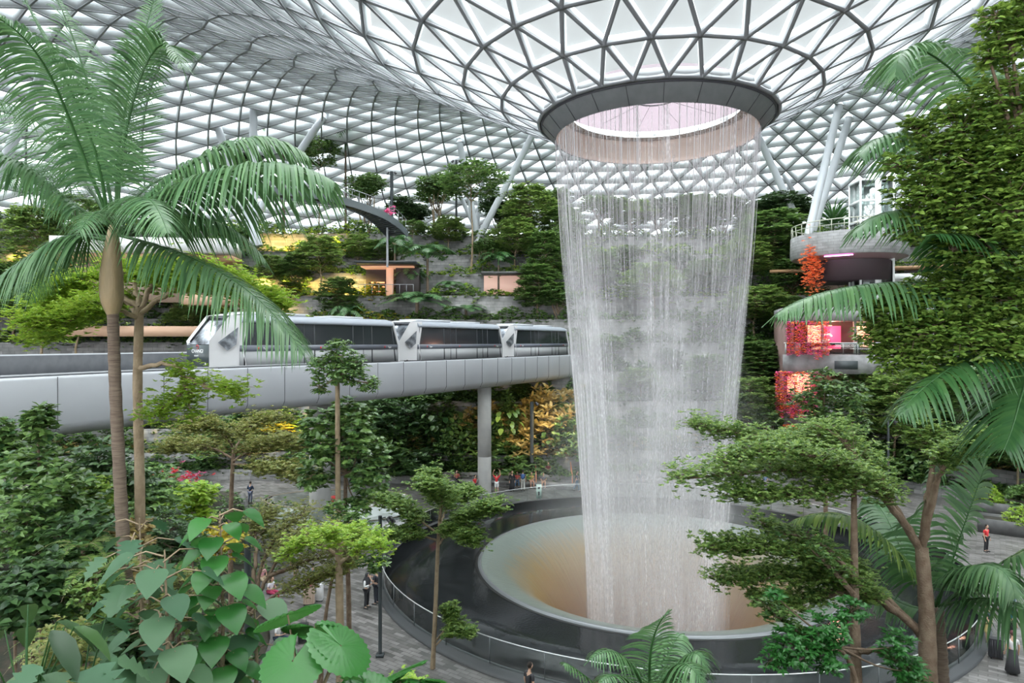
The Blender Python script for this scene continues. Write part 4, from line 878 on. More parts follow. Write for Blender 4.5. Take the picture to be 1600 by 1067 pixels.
for px, ti, en in ((390,2,50),(440,2,50),(250,2,40),(470,1,40)): tier_light(px, ti, en, dz=3.2, back=.0, dirn=(0,.5,-.8))
for px, ti, en in ((790,1,30),(860,1,30),(885,1,30)): tier_light(px, ti, en, (1,.72,.38), 4.5, -2.5, (0,.8,-.5))
# small exit marker and signs
ex = thing('exit_marker', P(842,792,51.8)*(1,1,0)+(0,0,.3), label='small pale green marker post on the far rim of the pool', category='sign')
g = MB(); g.box((0,0,.55),(.42,.1,1.1)); g.build('panel', mat('pale_green', (.55,.68,.62), .5), ex); g = MB(); g.box((0,-.06,.85),(.16,.02,.2)); g.box((0,-.06,.4),(.12,.02,.3)); g.build('symbol', m_dkg, ex)
for px, py, Y in ((1159,782,50),(1159,812,47)):
    p = P(px,py,Y); o = thing('small_sign', (p[0],p[1],.25), label='small white notice on the wet rim right of the waterfall, '+('upper one' if py < 800 else 'lower one'), category='sign'); g = MB(); g.box((0,0,p[2]-.25),(.45,.04,.3)); g.build('plate', m_ltr, o); g = MB(); g.bar((0,.03,0),(0,.03,max(p[2]-.3,.1)),.04,.04); g.build('post', m_steel, o)
# ---------- planting of the terraces ----------
PROTO = {}
def proto(key, fn, H_, R_, **kw):
    o = fn(**kw); PROTO[key] = [o, H_, R_, False]
proto('lay1', layered_tree, 8, 2.6, name='layered_tree', H=8, R=2.6, tiers=7, z0=.42, seed=1, leafL=.30, per=4, tw=5, m='term', k=5)
proto('lay2', layered_tree, 8, 2.4, name='layered_tree', H=8, R=2.4, tiers=9, z0=.25, seed=2, leafL=.30, per=4, tw=5, m='termd', k=5)
proto('lay3', layered_tree, 8, 3.2, name='layered_tree', H=8, R=3.2, tiers=3, z0=.75, seed=3, leafL=.30, per=5, tw=5, m='termd', k=5)
proto('round1', leafy_tree, 7, 2.4, name='round_tree', H=7, R=2.4, blobs=9, m='termd', seed=4, leafL=.27, n=1000, stems=4, bark=m_barkl, z0=.5)
proto('round2', leafy_tree, 7, 2.2, name='round_tree', H=7, R=2.2, blobs=10, m='dark', seed=5, leafL=.31, n=1000, z0=.3)
proto('round3', leafy_tree, 7, 2.2, name='round_tree', H=7, R=2.2, blobs=11, m='gloss', seed=6, leafL=.33, n=900, z0=.2)
proto('palm1', palm, 5.0, 2.2, name='small_palm', H=3.8, nf=9, L=2.2, leaf=.8, n=22, rt=.09, m='palmd', seed=7, w=.06)
proto('palm2', palm, 3.4, 2.0, name='small_palm', H=2.0, nf=12, L=2.2, leaf=.7, n=22, rt=.10, m='palm', seed=8, w=.06, crown=False)
proto('big1', big_leaf_plant, 2.6, 1.5, name='big_leaved_plant', n=44, L=.36, H=2.4, R=1.2, T=T_BIG, m='gloss', seed=9, wr=.85, pole=False)
proto('sh1', shrub, 1.6, 1.4, name='shrub', R=1.4, H=1.5, n=230, m='termd', seed=10, leafL=.26)
proto('sh2', shrub, 1.6, 1.4, name='shrub', R=1.4, H=1.5, n=200, m='gloss', seed=11, leafL=.30, T=T_MID, wr=.5)
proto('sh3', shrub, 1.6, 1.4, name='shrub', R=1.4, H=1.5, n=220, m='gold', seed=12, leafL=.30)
proto('sh4', shrub, 1.6, 1.4, name='shrub', R=1.4, H=1.5, n=200, m='lime', seed=13, leafL=.28)
proto('sh5', shrub, 1.6, 1.4, name='shrub', R=1.4, H=1.5, n=220, m='dark', seed=14, leafL=.30, T=T_MID, wr=.45)
proto('sh6', shrub, 1.6, 1.4, name='shrub', R=1.4, H=1.5, n=200, m='yellow', seed=15, leafL=.30)
proto('spk', spiky, 1.4, 1.1, name='spiky_plant', n=60, L=1.2, seed=16, H=.4)
def put(key, base, ztop, wpx=None, lab='', cat='tree', grp=None, rz=None):
    o, H, R, used = PROTO[key]; s = max(.2, (ztop-base[2])/H); sx = s if wpx is None else (wpx/2*base[1]/F)/R
    sx = min(max(sx, s*.45), s*2.2); rz = rnd.uniform(0, 6.28) if rz is None else rz
    if used: return copy_tree(o, base, rz, (sx, sx, s), label=lab, category=cat, group=grp)
    PROTO[key][3] = True; o.location = base; o.rotation_euler = (0,0,rz); o.scale = (sx, sx, s); tag(o, lab, cat, grp); return o
def T(key, px, tier, pytop, wpx, lab, cat='tree', grp=None, back=1.0):
    b = on_tier(px, tier, back); return put(key, b, EYE+(533.5-pytop)*b[1]/F, wpx, lab, cat, grp)
GT = 'trees on the top terrace'; GM = 'trees on the middle terraces'; GL = 'trees below the viaduct level'
# top terrace
T('palm1',443,10,182,95,'small palm on the top terrace, between two white roof struts','palm',back=2)
T('palm1',540,10,192,80,'small dark palm standing alone on the top terrace above the stair bridge','palm',back=3)
T('round2',384,10,208,75,'low round tree at the foot of the vertical white roof column',grp=GT,back=2)
T('lay3',498,10,232,70,'small flat-crowned tree right of the leaning white strut',grp=GT,back=2)
T('round1',572,10,264,75,'round many-stemmed tree just left of the dark double mast',grp=GT,back=2)
T('round2',628,10,300,60,'dark tree right of the dark double mast',grp=GT,back=4)
T('round1',683,10,266,80,'tall round many-stemmed tree left of the tall layered tree',grp=GT,back=2)
T('lay3',736,8,276,120,'tall layered tree with a bare orange-brown stem in front of the stone walls',grp=GM,back=.6)
T('round2',776,10,298,70,'dark round tree behind the long leaning strut',grp=GT,back=5)
T('lay1',829,9,300,85,'layered tree with two pale stems left of the waterfall',grp=GM,back=.8)
T('round1',866,10,293,70,'round tree on the top terrace nearest the waterfall on its left',grp=GT,back=2)
T('lay2',853,7,370,70,'slim layered tree close to the left edge of the waterfall',grp=GM)
T('round3',888,8,330,60,'leafy tree touching the left edge of the water',grp=GM)
T('lay2',806,10,320,60,'layered tree on the top terrace behind the pale-stemmed one',grp=GT,back=4)
T('round2',655,10,310,50,'dark small tree between two round crowns',grp=GT,back=6)
for q, (px, py) in enumerate(((940,300),(985,320),(1030,300),(1085,310),(1130,300))): T(('round1','lay1','round2','lay2','round3')[q],px,10,py,80,'tree seen through the falling water on the top terrace',grp='trees seen through the waterfall',back=2)
for px, ti, py, w, k, lb in ((590,8,380,60,'lay2','slim layered tree above the cafe canopy'),(700,9,345,60,'lay1','slim layered tree on the terrace below the many-stemmed tree'),(760,8,372,60,'round1','small round tree left of the pink recess roof'),(645,9,352,60,'lay3','small flat tree right of the stair bridge foot'),(840,6,420,80,'lay2','layered tree above the last train car'),(872,6,440,70,'round3','leafy tree above the rear of the last train car'),(805,8,350,80,'lay1','airy layered tree between the two pale stems'),(560,8,372,50,'lay1','slim layered tree left of the cafe'),(880,9,330,70,'lay2','layered tree at the water edge on the upper terrace')):
    T(k, px, ti, py, w, lb, grp=GM)
for q, (px, ti, py) in enumerate(((930,7,400),(975,8,380),(1020,6,420),(1060,8,390),(1100,7,410),(940,4,520),(1000,3,580),(1050,4,540),(1110,3,560),(960,1,660),(1040,1,680),(1120,1,640))): T(('lay2','round3','lay1','round2')[q%4],px,ti,py,100,'tree seen through the falling water below the top terrace',grp='trees seen through the waterfall')
T('round2',1206,10,292,100,'big dark round tree behind the leaning strut right of the waterfall',grp=GT,back=1)
T('round2',1245,10,300,60,'dark tree left of the stone lookout',grp=GT,back=3)
T('spk',1302,10,310,75,'spiky pandanus on the top terrace behind the lookout railing','plant',back=3)
T('lay2',1170,10,330,80,'feathery layered tree at the right edge of the water on the top terrace',grp=GT,back=1)
# middle, right of the fall
for a in ((1206,8,338,120,'lay2','tall layered tree with a long bare orange stem right of the waterfall'),(1168,7,380,90,'lay1','layered tree hugging the right edge of the falling water'),(1235,7,400,90,'round3','leafy dark tree left of the orange flower cluster'),
 (1180,5,455,110,'lay1','bright layered tree in front of the tall orange-stemmed tree'),(1225,5,470,80,'lay2','layered tree behind the long hanging palm frond'),(1160,4,520,80,'round3','leafy tree beside the mist right of the waterfall'),(1185,3,540,120,'lay2','layered tree with pale stem left of the gallery'),
 (1215,3,560,70,'round2','dark tree beside the gallery corner'),(1170,1,600,100,'lay1','low layered tree at the right foot of the waterfall'),(1205,1,620,80,'round3','leafy tree below the gallery corner'),(1150,2,590,60,'round2','dark tree half lost in the mist at the right')):
    T(a[4], a[0], a[1], a[2], a[3], a[5], grp=GM)
# middle, left half
for a in ((500,7,378,75,'lay1','yellow-green layered tree in front of the lit stone wall'),(462,7,402,55,'lay2','yellow-green layered tree among yellow bushes'),(425,7,405,55,'lay1','layered tree at the left end of the yellow lit bushes'),(530,6,440,70,'lay2','small layered tree beside the lit block of stone'),
 (120,6,330,120,'lay3','flat layered tree behind the big palm crown, left'),(60,6,340,110,'lay1','layered tree near the left edge above the yellow light'),(20,5,400,110,'round3','leafy tree at the left edge above the viaduct'),(60,4,470,160,'lay3','wide flat tree just above the dark parapet at the left'),(130,4,480,140,'lay3','wide flat tree left of the palm trunk above the parapet'),
 (300,5,480,110,'lay1','layered tree right of the thin trunk above the viaduct'),(270,6,440,100,'round3','leafy tree below the timber soffit'),(335,6,455,80,'lay2','layered tree behind the train front'),(370,8,350,80,'round1','round tree above the yellow bushes at the left'),(180,8,330,90,'round2','dark tree behind the palm crown')):
    T(a[4], a[0], a[1], a[2], a[3], a[5], grp=GM)
for a in ((617,7,374,75,'palm1','small palm before the dark cafe canopy'),(668,7,385,90,'palm1','feathery palm right of the cafe canopy'),(779,7,398,70,'palm1','small palm in front of the pink lit recess'),(640,7,405,60,'palm2','low palm beside the cafe railing'),(703,7,432,50,'palm2','low palm behind the middle train car')): T(*a[:4] and (a[4],a[0],a[1],a[2],a[3],a[5]), cat='palm')
T('palm2',652,6,447,110,'spreading bright palm just above the gap between two train cars','palm')
T('palm2',728,6,470,75,'lime green palm above the roof of the middle train car','palm')
T('palm2',540,5,460,60,'small palm behind the first train car roof','palm')
# below the viaduct
low = [(560,1,655,130,'lay1','tree','bright flat layered tree under the bridge left of the big-leaved plant'),(600,0,690,110,'sh1','shrub','mid green shrub at the terrace front under the bridge'),(650,0,700,110,'sh5','shrub','dark shrub beside the left of the round pier'),(690,1,635,100,'big1','plant','big-leaved bright green plant left of the round pier'),
 (620,2,620,120,'sh5','shrub','dark shrub right under the bridge edge'),(655,3,610,110,'sh2','shrub','glossy shrub under the bridge behind the big-leaved plant'),(720,1,660,80,'sh2','shrub','glossy shrub touching the left side of the round pier'),(790,1,630,90,'big1','plant','golden lit big-leaved plant right of the round pier'),(800,0,690,110,'sh1','shrub','shrub right of the round pier above the stone bench'),
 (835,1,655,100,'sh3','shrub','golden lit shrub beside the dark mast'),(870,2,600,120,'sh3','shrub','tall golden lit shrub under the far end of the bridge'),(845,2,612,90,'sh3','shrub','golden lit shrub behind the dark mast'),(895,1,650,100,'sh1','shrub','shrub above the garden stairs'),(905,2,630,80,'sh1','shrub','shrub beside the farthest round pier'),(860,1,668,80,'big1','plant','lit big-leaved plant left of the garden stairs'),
 (760,2,625,90,'sh3','shrub','golden shrub behind the round pier'),(815,3,600,110,'lay1','tree','golden layered tree under the bridge right of the pier'),(520,2,640,130,'sh1','shrub','shrub under the bridge behind the glossy-leaved young tree'),(470,1,680,120,'lay1','tree','layered tree lit yellow in front of the left terraces'),(430,2,650,120,'sh6','shrub','yellow lit shrub under the bridge at the left'),
 (390,1,690,120,'sh3','shrub','bronze lit shrub behind the left plaza'),(440,0,720,90,'sh1','shrub','shrub at the back of the left plaza'),(350,1,660,120,'sh1','shrub','shrub behind the person on the left plaza'),(300,2,660,120,'sh6','shrub','yellow shrub right of the thin trunk below the bridge'),(255,2,680,120,'sh5','shrub','dark shrub between the two near trunks'),(320,0,720,110,'sh5','shrub','dark shrub left of the standing person in the plaza'),
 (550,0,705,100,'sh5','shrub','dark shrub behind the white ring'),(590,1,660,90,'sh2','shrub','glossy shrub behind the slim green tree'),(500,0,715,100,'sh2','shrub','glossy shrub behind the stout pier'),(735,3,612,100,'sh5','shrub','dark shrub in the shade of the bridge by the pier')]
for px, ti, py, w, k, c, lb in low: T(k, px, ti, py, w, lb, c, grp={'shrub':'shrubs under the viaduct','tree':GL}.get(c))
# right garden, far side
for a in ((1345,1,590,110,'lay2','tree','layered tree right of the dark crown before the gallery'),(1400,0,600,120,'lay1','tree','pale green layered tree in the right garden'),(1455,1,590,120,'lay1','tree','bright layered tree behind the drooping frond at the right'),(1510,0,600,120,'lay2','tree','layered tree in the right garden near two bare stems'),
 (1560,1,560,120,'round2','tree','dark tree at the right edge above the planters'),(1590,0,600,90,'lay2','tree','slim bare-stemmed tree at the right edge'),(1330,0,680,110,'sh5','shrub','dark shrub below the gallery'),(1390,0,690,110,'sh2','shrub','glossy shrub in the right garden'),(1250,0,690,100,'sh1','shrub','shrub at the foot of the gallery'),(1440,0,690,90,'big1','plant','big-leaved plant in the right garden'),(1500,2,560,120,'round3','tree','leafy tree high in the right garden'),
 (1380,4,500,130,'round3','tree','leafy tree right of the gallery'),(1450,5,450,140,'round2','tree','dark tree behind the glossy tree at the right'),(1540,4,480,140,'round3','tree','leafy tree behind the right palm'),(1590,6,400,120,'round2','tree','dark tree behind the right palm crown'),(1480,8,340,130,'round1','tree','round tree high behind the right palm'),(1560,8,320,130,'lay3','tree','flat tree high at the right edge'),(1420,9,330,100,'round1','tree','round tree behind the lift tower')):
    T(a[4], a[0], a[1], a[2], a[3], a[6], a[5], grp='trees of the right garden' if a[5] == 'tree' else None)
for q, (x, y, k, s, lb) in enumerate(((37,47.8,'sh1',1.1,'shrub in the far right stone planter'),(35.0,48.9,'sh4',.8,'lime shrub at the left end of the far right planter'),(39.5,46.5,'sh2',.9,'glossy shrub at the right end of the far right planter'),(33.2,43.2,'sh4',.8,'lime shrub in the low planter at the right'))): put(k, (x,y,.7), .7+1.6*s, None, lb, 'shrub')
# hedges along every wall
def band(i, n, t0, t1, lo, hi, hgt, m, lab, L=.38, dens=None, T_=T_MID):
    t = rng.uniform(t0, t1, n*3); u = rng.uniform(0, 1, n*3)
    clump = .5+.5*np.sin(t*61+i*3)*np.sin(t*27+i); keep = rng.uniform(0,1,n*3) < .25+.75*clump; t, u, clump = t[keep][:n], u[keep][:n], clump[keep][:n]
    r = tier_r(i, t)+lo+(hi-lo)*u; z = TIERS[i][1]-.15+hgt*(.25+.9*clump)*rng.uniform(.1,1,len(t))-np.where(u < .2, rng.uniform(0,1.3,len(t))*clump, 0)
    return stuff_bed('hedge', np.stack([CT[0]+r*np.cos(t), CT[1]+r*np.sin(t), z], -1), m, lab, 'hedge', L, 5, T_, .5)
names = ['lowest terrace behind the stone bench','second terrace','third terrace','fourth terrace','fifth terrace','terrace level with the train','terrace just above the train roof','terrace in front of the cafe','terrace above the cafe','terrace under the stair bridge','top terrace']
for i in range(11):
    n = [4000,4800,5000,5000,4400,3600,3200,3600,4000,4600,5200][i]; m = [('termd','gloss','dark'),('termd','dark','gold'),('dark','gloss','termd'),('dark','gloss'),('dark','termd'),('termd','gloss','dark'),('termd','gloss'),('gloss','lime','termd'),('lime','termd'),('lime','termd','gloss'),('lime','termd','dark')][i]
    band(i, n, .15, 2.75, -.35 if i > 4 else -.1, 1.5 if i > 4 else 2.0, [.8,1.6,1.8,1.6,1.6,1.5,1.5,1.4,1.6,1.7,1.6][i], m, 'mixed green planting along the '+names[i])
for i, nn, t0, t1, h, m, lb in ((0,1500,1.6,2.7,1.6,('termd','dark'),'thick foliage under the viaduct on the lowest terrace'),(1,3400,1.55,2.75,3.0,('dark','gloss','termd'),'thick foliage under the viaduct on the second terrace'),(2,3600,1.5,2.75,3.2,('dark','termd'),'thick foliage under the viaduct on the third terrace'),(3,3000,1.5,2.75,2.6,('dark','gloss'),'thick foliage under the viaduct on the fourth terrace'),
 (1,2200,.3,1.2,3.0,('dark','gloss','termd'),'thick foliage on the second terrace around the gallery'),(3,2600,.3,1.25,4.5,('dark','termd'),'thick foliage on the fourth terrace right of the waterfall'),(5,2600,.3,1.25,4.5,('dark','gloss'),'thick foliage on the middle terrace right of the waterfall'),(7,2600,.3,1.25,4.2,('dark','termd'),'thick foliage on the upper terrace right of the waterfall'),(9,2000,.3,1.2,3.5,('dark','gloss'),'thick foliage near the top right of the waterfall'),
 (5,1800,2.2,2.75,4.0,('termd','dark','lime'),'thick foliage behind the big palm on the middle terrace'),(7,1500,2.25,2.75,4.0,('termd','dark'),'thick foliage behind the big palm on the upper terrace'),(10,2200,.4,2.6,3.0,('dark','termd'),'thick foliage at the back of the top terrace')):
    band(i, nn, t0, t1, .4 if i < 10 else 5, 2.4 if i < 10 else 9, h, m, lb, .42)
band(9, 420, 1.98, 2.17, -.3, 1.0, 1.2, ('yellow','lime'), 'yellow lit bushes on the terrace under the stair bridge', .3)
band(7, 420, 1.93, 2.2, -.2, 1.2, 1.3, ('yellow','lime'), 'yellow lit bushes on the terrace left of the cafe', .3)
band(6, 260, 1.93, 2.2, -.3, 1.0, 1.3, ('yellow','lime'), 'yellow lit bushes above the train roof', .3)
# undergrowth between the stems at the right and left
def scatter(n, region, h, m, lab, L=.3):
    x0, x1, y0, y1 = region; x = rng.uniform(x0,x1,n); y = rng.uniform(y0,y1,n); z = np.array([max(gz(a,b),0) for a, b in zip(x,y)]); cl = .5+.5*np.sin(x*1.7)*np.cos(y*1.3)
    keep = ~((x > -12) & (y > 20) & (x < 31) ); return stuff_bed('undergrowth', np.stack([x,y,z+h*cl*rng.uniform(.1,1,n)+.1], -1)[keep], m, lab, 'plants', L, 6)
# ---------- near planting ----------
def bez4(p):
    p = [P(*q) for q in p]; return p[0], (-5*p[0]+18*p[1]-9*p[2]+2*p[3])/6, (2*p[0]-9*p[1]+18*p[2]-5*p[3])/6, p[3]
def near_palm(name, trunk, fronds, label, leaf=.8, n=60, rt=.11, shaft=None, m='palm', w=.024, seed=0, droop=.8):
    t = thing(name, label=label, category='palm'); g = MB(); tp = smooth_path([P(*q) for q in trunk], 60)
    rad = rt*(1+.05*np.sin(np.arange(60)*2.1))*np.linspace(1.25,1,60); g.tube(tp, rad, 12); g.build('trunk', m_barkp, t, smooth=True)
    if shaft:
        g = MB(); sp = smooth_path([P(*q) for q in shaft], 12); g.tube(sp, rt*np.array([1.0,1.5,1.9,2.05,2.1,2.05,2.0,1.8,1.6,1.35,1.05,.7]), 12); g.build('crownshaft', mat('crownshaft_tan', (.22,.17,.09), .6, 0, (.30,.22,.12), 3, .2, 12, stretch=(2,2,.6)), t, smooth=True)
    for i, f in enumerate(fronds):
        opt = f[4] if len(f) > 4 else {}; g = MB(); b = bez4(f[:4])
        frond(g, *b, opt.get('leaf', leaf), opt.get('n', n), opt.get('droop', droop), opt.get('w', w), rr=.028, seed=seed+i, vang=opt.get('v', .3), k=6)
        g.build('frond', [LM[opt.get('m', m)], LM['palmd']], t)
    return t
near_palm('feather_palm', [(210,1180,9.6),(203,1000,9.8),(190,800,9.9),(180,600,10),(176,480,10)],
 [[(172,345,10),(110,190,9.4),(55,80,8.8),(-40,10,8.2),dict(droop=.75)],[(168,345,10),(140,210,9.5),(85,90,9.2),(10,-60,9),dict(droop=.55)],[(178,340,10),(150,190,10.2),(118,70,10.3),(60,-60,10.2),dict(droop=.5)],
  [(182,335,10),(190,200,10.3),(215,90,10.6),(250,-40,11),dict(droop=.12,leaf=.8,n=100,w=.013,v=.1)],[(186,335,10),(200,190,10.2),(245,75,10.2),(298,150,10),dict(droop=.35,leaf=.85,w=.016)],
  [(190,345,10),(290,262,10.4),(400,220,10.8),(500,262,11),dict(droop=.8,leaf=.95,w=.02)],[(190,350,10),(290,295,9.8),(420,258,9.6),(548,305,9.4),dict(droop=1.0,leaf=1.15,n=110,w=.021)],
  [(182,352,10),(212,314,9.2),(240,318,8.6),(268,385,8.1),dict(droop=.9,leaf=.6,w=.02)],[(180,356,10),(160,332,9.3),(140,340,8.8),(118,372,8.5),dict(droop=.9,leaf=.5,n=40)],
  [(190,365,10),(260,340,10.2),(350,352,10.3),(428,430,10.4),dict(leaf=.7)],[(181,366,10),(290,400,9.8),(400,465,9.6),(490,585,9.4),dict(droop=.75,leaf=1.05,n=110,w=.02)],
  [(165,375,10),(110,372,9.8),(50,398,9.5),(-50,470,9),dict(droop=.9)],[(165,350,10),(90,300,9.8),(20,252,9.5),(-60,240,9.2)],[(170,372,10),(130,368,10.4),(80,400,10.8),(35,500,11),dict(leaf=.6)],
  [(168,340,10),(100,235,10.6),(30,170,11),(-50,150,11.2),dict(m='palmd')],[(175,345,10),(120,280,11),(60,260,11.6),(0,300,12),dict(m='palmd')],[(185,345,10),(250,280,11),(320,275,11.6),(380,330,12),dict(m='palmd',leaf=.6)]],
 'big feather palm with a ringed brown trunk filling the upper left of the view', shaft=[(176,492,10),(174,435,10),(177,352,10)], rt=.078, seed=100, leaf=.92, n=92, w=.0135)
near_palm('feather_palm', [(1720,1250,9.5),(1700,800,9.8),(1690,420,10)],
 [[(1690,400,10),(1560,190,9.6),(1440,78,9.2),(1402,160,9),dict(droop=.7)],[(1690,400,10),(1520,262,9.8),(1400,212,9.6),(1332,262,9.4),dict(droop=.8)],[(1690,410,10),(1530,355,9.6),(1410,328,9.2),(1312,388,9),dict(leaf=.75)],
  [(1690,440,10),(1500,440,9.4),(1320,450,9.0),(1190,512,8.7),dict(leaf=.62,droop=1.0,n=75,w=.028)],[(1700,460,10),(1580,520,9.2),(1470,585,8.6),(1388,668,8.2),dict(leaf=.7,droop=.9,m='palmd',n=70,w=.028)],[(1700,430,10),(1600,420,9),(1520,380,8.6),(1440,370,8.2),dict(m='palmd')],
  [(1690,380,10),(1640,200,10),(1560,120,10.4),(1490,130,10.8),dict(droop=.6)],[(1700,450,10),(1620,560,9),(1590,640,8.6),(1560,720,8.4),dict(m='palmd')]],
 'feather palm at the right edge whose fronds reach in front of the gallery', rt=.12, seed=140, n=84, leaf=.88)
near_palm('feather_palm', [(1475,1250,14.6),(1468,1050,14.8),(1462,950,15)],
 [[(1462,945,15),(1445,830,14.6),(1480,715,14.4),(1565,690,14),dict(leaf=1.0,droop=.6)],[(1466,945,15),(1500,840,14.6),(1535,740,14.5),(1550,690,14.2),dict(leaf=1.1,droop=.25)],[(1466,948,15),(1530,905,14.2),(1600,860,13.6),(1680,850,13.2),dict(leaf=.9)],
  [(1462,948,15),(1500,892,14),(1560,888,13.2),(1585,955,12.8),dict(leaf=.8,droop=.9)],[(1458,945,15),(1400,860,15.2),(1320,806,15.4),(1212,828,15.6),dict(leaf=.9,droop=.8,m='term')],[(1458,950,15),(1400,938,15.4),(1350,905,15.8),(1300,890,16),dict(leaf=.7)],
  [(1466,952,15),(1530,935,14),(1600,950,13.2),(1680,1000,12.6),dict(leaf=1.0,droop=1.0,n=50)],[(1460,945,15),(1410,860,16),(1380,800,17),(1340,770,17.5),dict(leaf=.9,m='palmd')]],
 'feather palm behind the forked brown trunk in the lower right', rt=.16, seed=180, leaf=.9, w=.034)
near_palm('feather_palm', [(1010,1500,8.8),(1015,1250,8.9),(1020,1120,9)],
 [[(1020,1110,9),(1015,1040,8.8),(1025,985,8.6),(1050,952,8.5),dict(leaf=.5,droop=.4,n=36)],[(1020,1110,9),(990,1045,8.8),(955,1018,8.6),(912,1040,8.4),dict(leaf=.4,n=30)],[(1025,1110,9),(1060,1045,8.8),(1085,1020,8.6),(1112,1062,8.4),dict(leaf=.45,n=34)],
  [(1020,1110,9),(1045,1050,8.6),(1075,1040,8.2),(1110,1090,8),dict(leaf=.45,n=34)],[(1015,1110,9),(985,1070,8.6),(960,1055,8.2),(930,1075,8),dict(leaf=.4,n=30)],[(1022,1110,9),(1035,1060,9.3),(1050,1010,9.6),(1070,990,9.8),dict(leaf=.45,n=30)],[(1015,1110,9),(960,1090,8.8),(905,1050,8.6),(880,1040,8.5),dict(leaf=.3,n=24)]],
 'young feather palm rising at the bottom edge below the waterfall', rt=.06, seed=220, w=.016, leaf=.45)

def limb_tree(name, trunk, limbs, label, m='term', leafL=.06, seed=0, rt=.08, bark=None, k=6, per=9, tw=12, cat='tree', r0=.3):
    """trunk and limbs as view-measured curves at their real distance; twigs carry small leaves on the upper side. limb = (pts, spread metres[, start])"""
    r_ = np.random.default_rng(seed); t = thing(name, label=label, category=cat); bark = bark or m_bark
    for tr_ in trunk:
        g = MB(); tp = smooth_path([P(*q) for q in tr_[0]], 24); g.tube(tp, np.linspace(tr_[1], tr_[2], 24)*(1+.04*np.sin(np.arange(24)*1.9)), 10); g.build('trunk', bark, t, smooth=True)
    lf = MB(); P_ = []
    for lm in limbs:
        g = MB(); cl = smooth_path([P(*q) for q in lm[0]], 24); cl[1:] += r_.normal(0,.012,(23,3)); sp_ = lm[1]; st_ = lm[2] if len(lm) > 2 else r0
        g.tube(cl, np.linspace(rt*.55, rt*.10, 24), 6, cap=False); Ls = np.linalg.norm(np.diff(cl, axis=0), axis=1).sum()
        n_t = int(tw*max(1, Ls/1.5)*(lm[3] if len(lm) > 3 else 1))
        for q in range(n_t):
            u = st_+(1-st_)*q/n_t; i = min(int(u*23), 22); p0 = cl[i]+(cl[i+1]-cl[i])*(u*23-i); d = nrm(cl[i+1]-cl[i]); sd = nrm(np.cross(d, (0,0,1)))
            for sg in (-1,1):
                l = sp_*r_.uniform(.45,1.1)*(1.15-.5*u); e = p0+sd*sg*l*r_.uniform(.4,1)+d*l*r_.uniform(.3,.9)+np.array([0,0,l*r_.uniform(-.02,.28)]); mid = (p0+e)/2+(0,0,.08*l)
                g.tube([p0, mid, e], [rt*.09, rt*.06, rt*.03], 3, cap=False)
                qq = r_.uniform(.2,1.05,per)[:,None]; P_.append(p0+(e-p0)*qq+r_.normal(0,.22*sp_,(per,3))*(1,1,.75)+(0,0,.02))
        g.build('limb', bark, t)
    rosette(lf, np.vstack(P_), T_SMALL, k, leafL, .55, .35, r_=r_); lf.build('foliage', LM[m], t); return t
# lower right forked tree with wide flat canopy
limb_tree('umbrella_tree', [([(1452,1300,13),(1450,1067,13.4),(1448,960,13.7),(1440,855,14)],.20,.13)],
 [([(1440,860,14),(1400,800,13.8),(1340,745,13.6),(1240,735,13.4),(1060,748,13.2)],.75,.3),([(1440,860,14),(1395,790,14.4),(1350,720,14.8),(1200,690,15),(1090,668,15.2)],.75,.35),([(1340,745,13.6),(1280,715,13),(1200,705,12.8),(1130,722,12.6)],.7,.1),
  ([(1440,855,14),(1452,760,14.2),(1455,700,14.5),(1420,650,15)],.6,.5),([(1440,860,14),(1460,770,13.6),(1480,720,13.2),(1530,690,13)],.5,.55),([(1395,790,14.4),(1330,700,15.4),(1280,680,16),(1220,690,16.4)],.75,.2),([(1345,735,14),(1320,690,14.4),(1290,675,14.8),(1240,700,15)],.7,.1),
  ([(1446,1000,13.8),(1400,955,13.6),(1330,920,13.3),(1240,900,13.1),(1120,905,13)],.55,.35),([(1400,955,13.6),(1320,905,13),(1220,860,12.8),(1110,855,12.6)],.55,.3),([(1330,920,13.3),(1270,935,13.1),(1220,945,13),(1180,935,12.9)],.45,.2),([(1446,995,13.8),(1380,930,14),(1300,870,14.4),(1190,818,14.6)],.55,.4),([(1340,745,13.6),(1290,770,13),(1200,775,12.6),(1140,770,12.5)],.6,.1)],
 'forked brown tree with a wide flat canopy of small leaves, lower right', m='term', leafL=.09, seed=31, rt=.16, per=11, tw=19)
limb_tree('umbrella_tree', [([(1342,1300,12),(1338,1067,12.3),(1335,900,12.9),(1334,700,14.2)],.13,.045)],
 [([(1335,930,12.6),(1310,900,12.5),(1290,880,12.3),(1270,860,12.2)],.4,.3),([(1335,900,12.6),(1300,865,12.8),(1260,840,13),(1200,835,13.2)],.45,.3),([(1338,1020,12.3),(1280,1010,12),(1230,975,11.8),(1200,950,11.7)],.4,.45),([(1338,1015,12.3),(1380,1020,12.2),(1420,1050,12),(1450,1090,12)],.3,.4)],
 'slimmer straight grey-brown tree left of the forked one, lower right', m='gloss', leafL=.10, seed=32, rt=.11, per=5, tw=7)
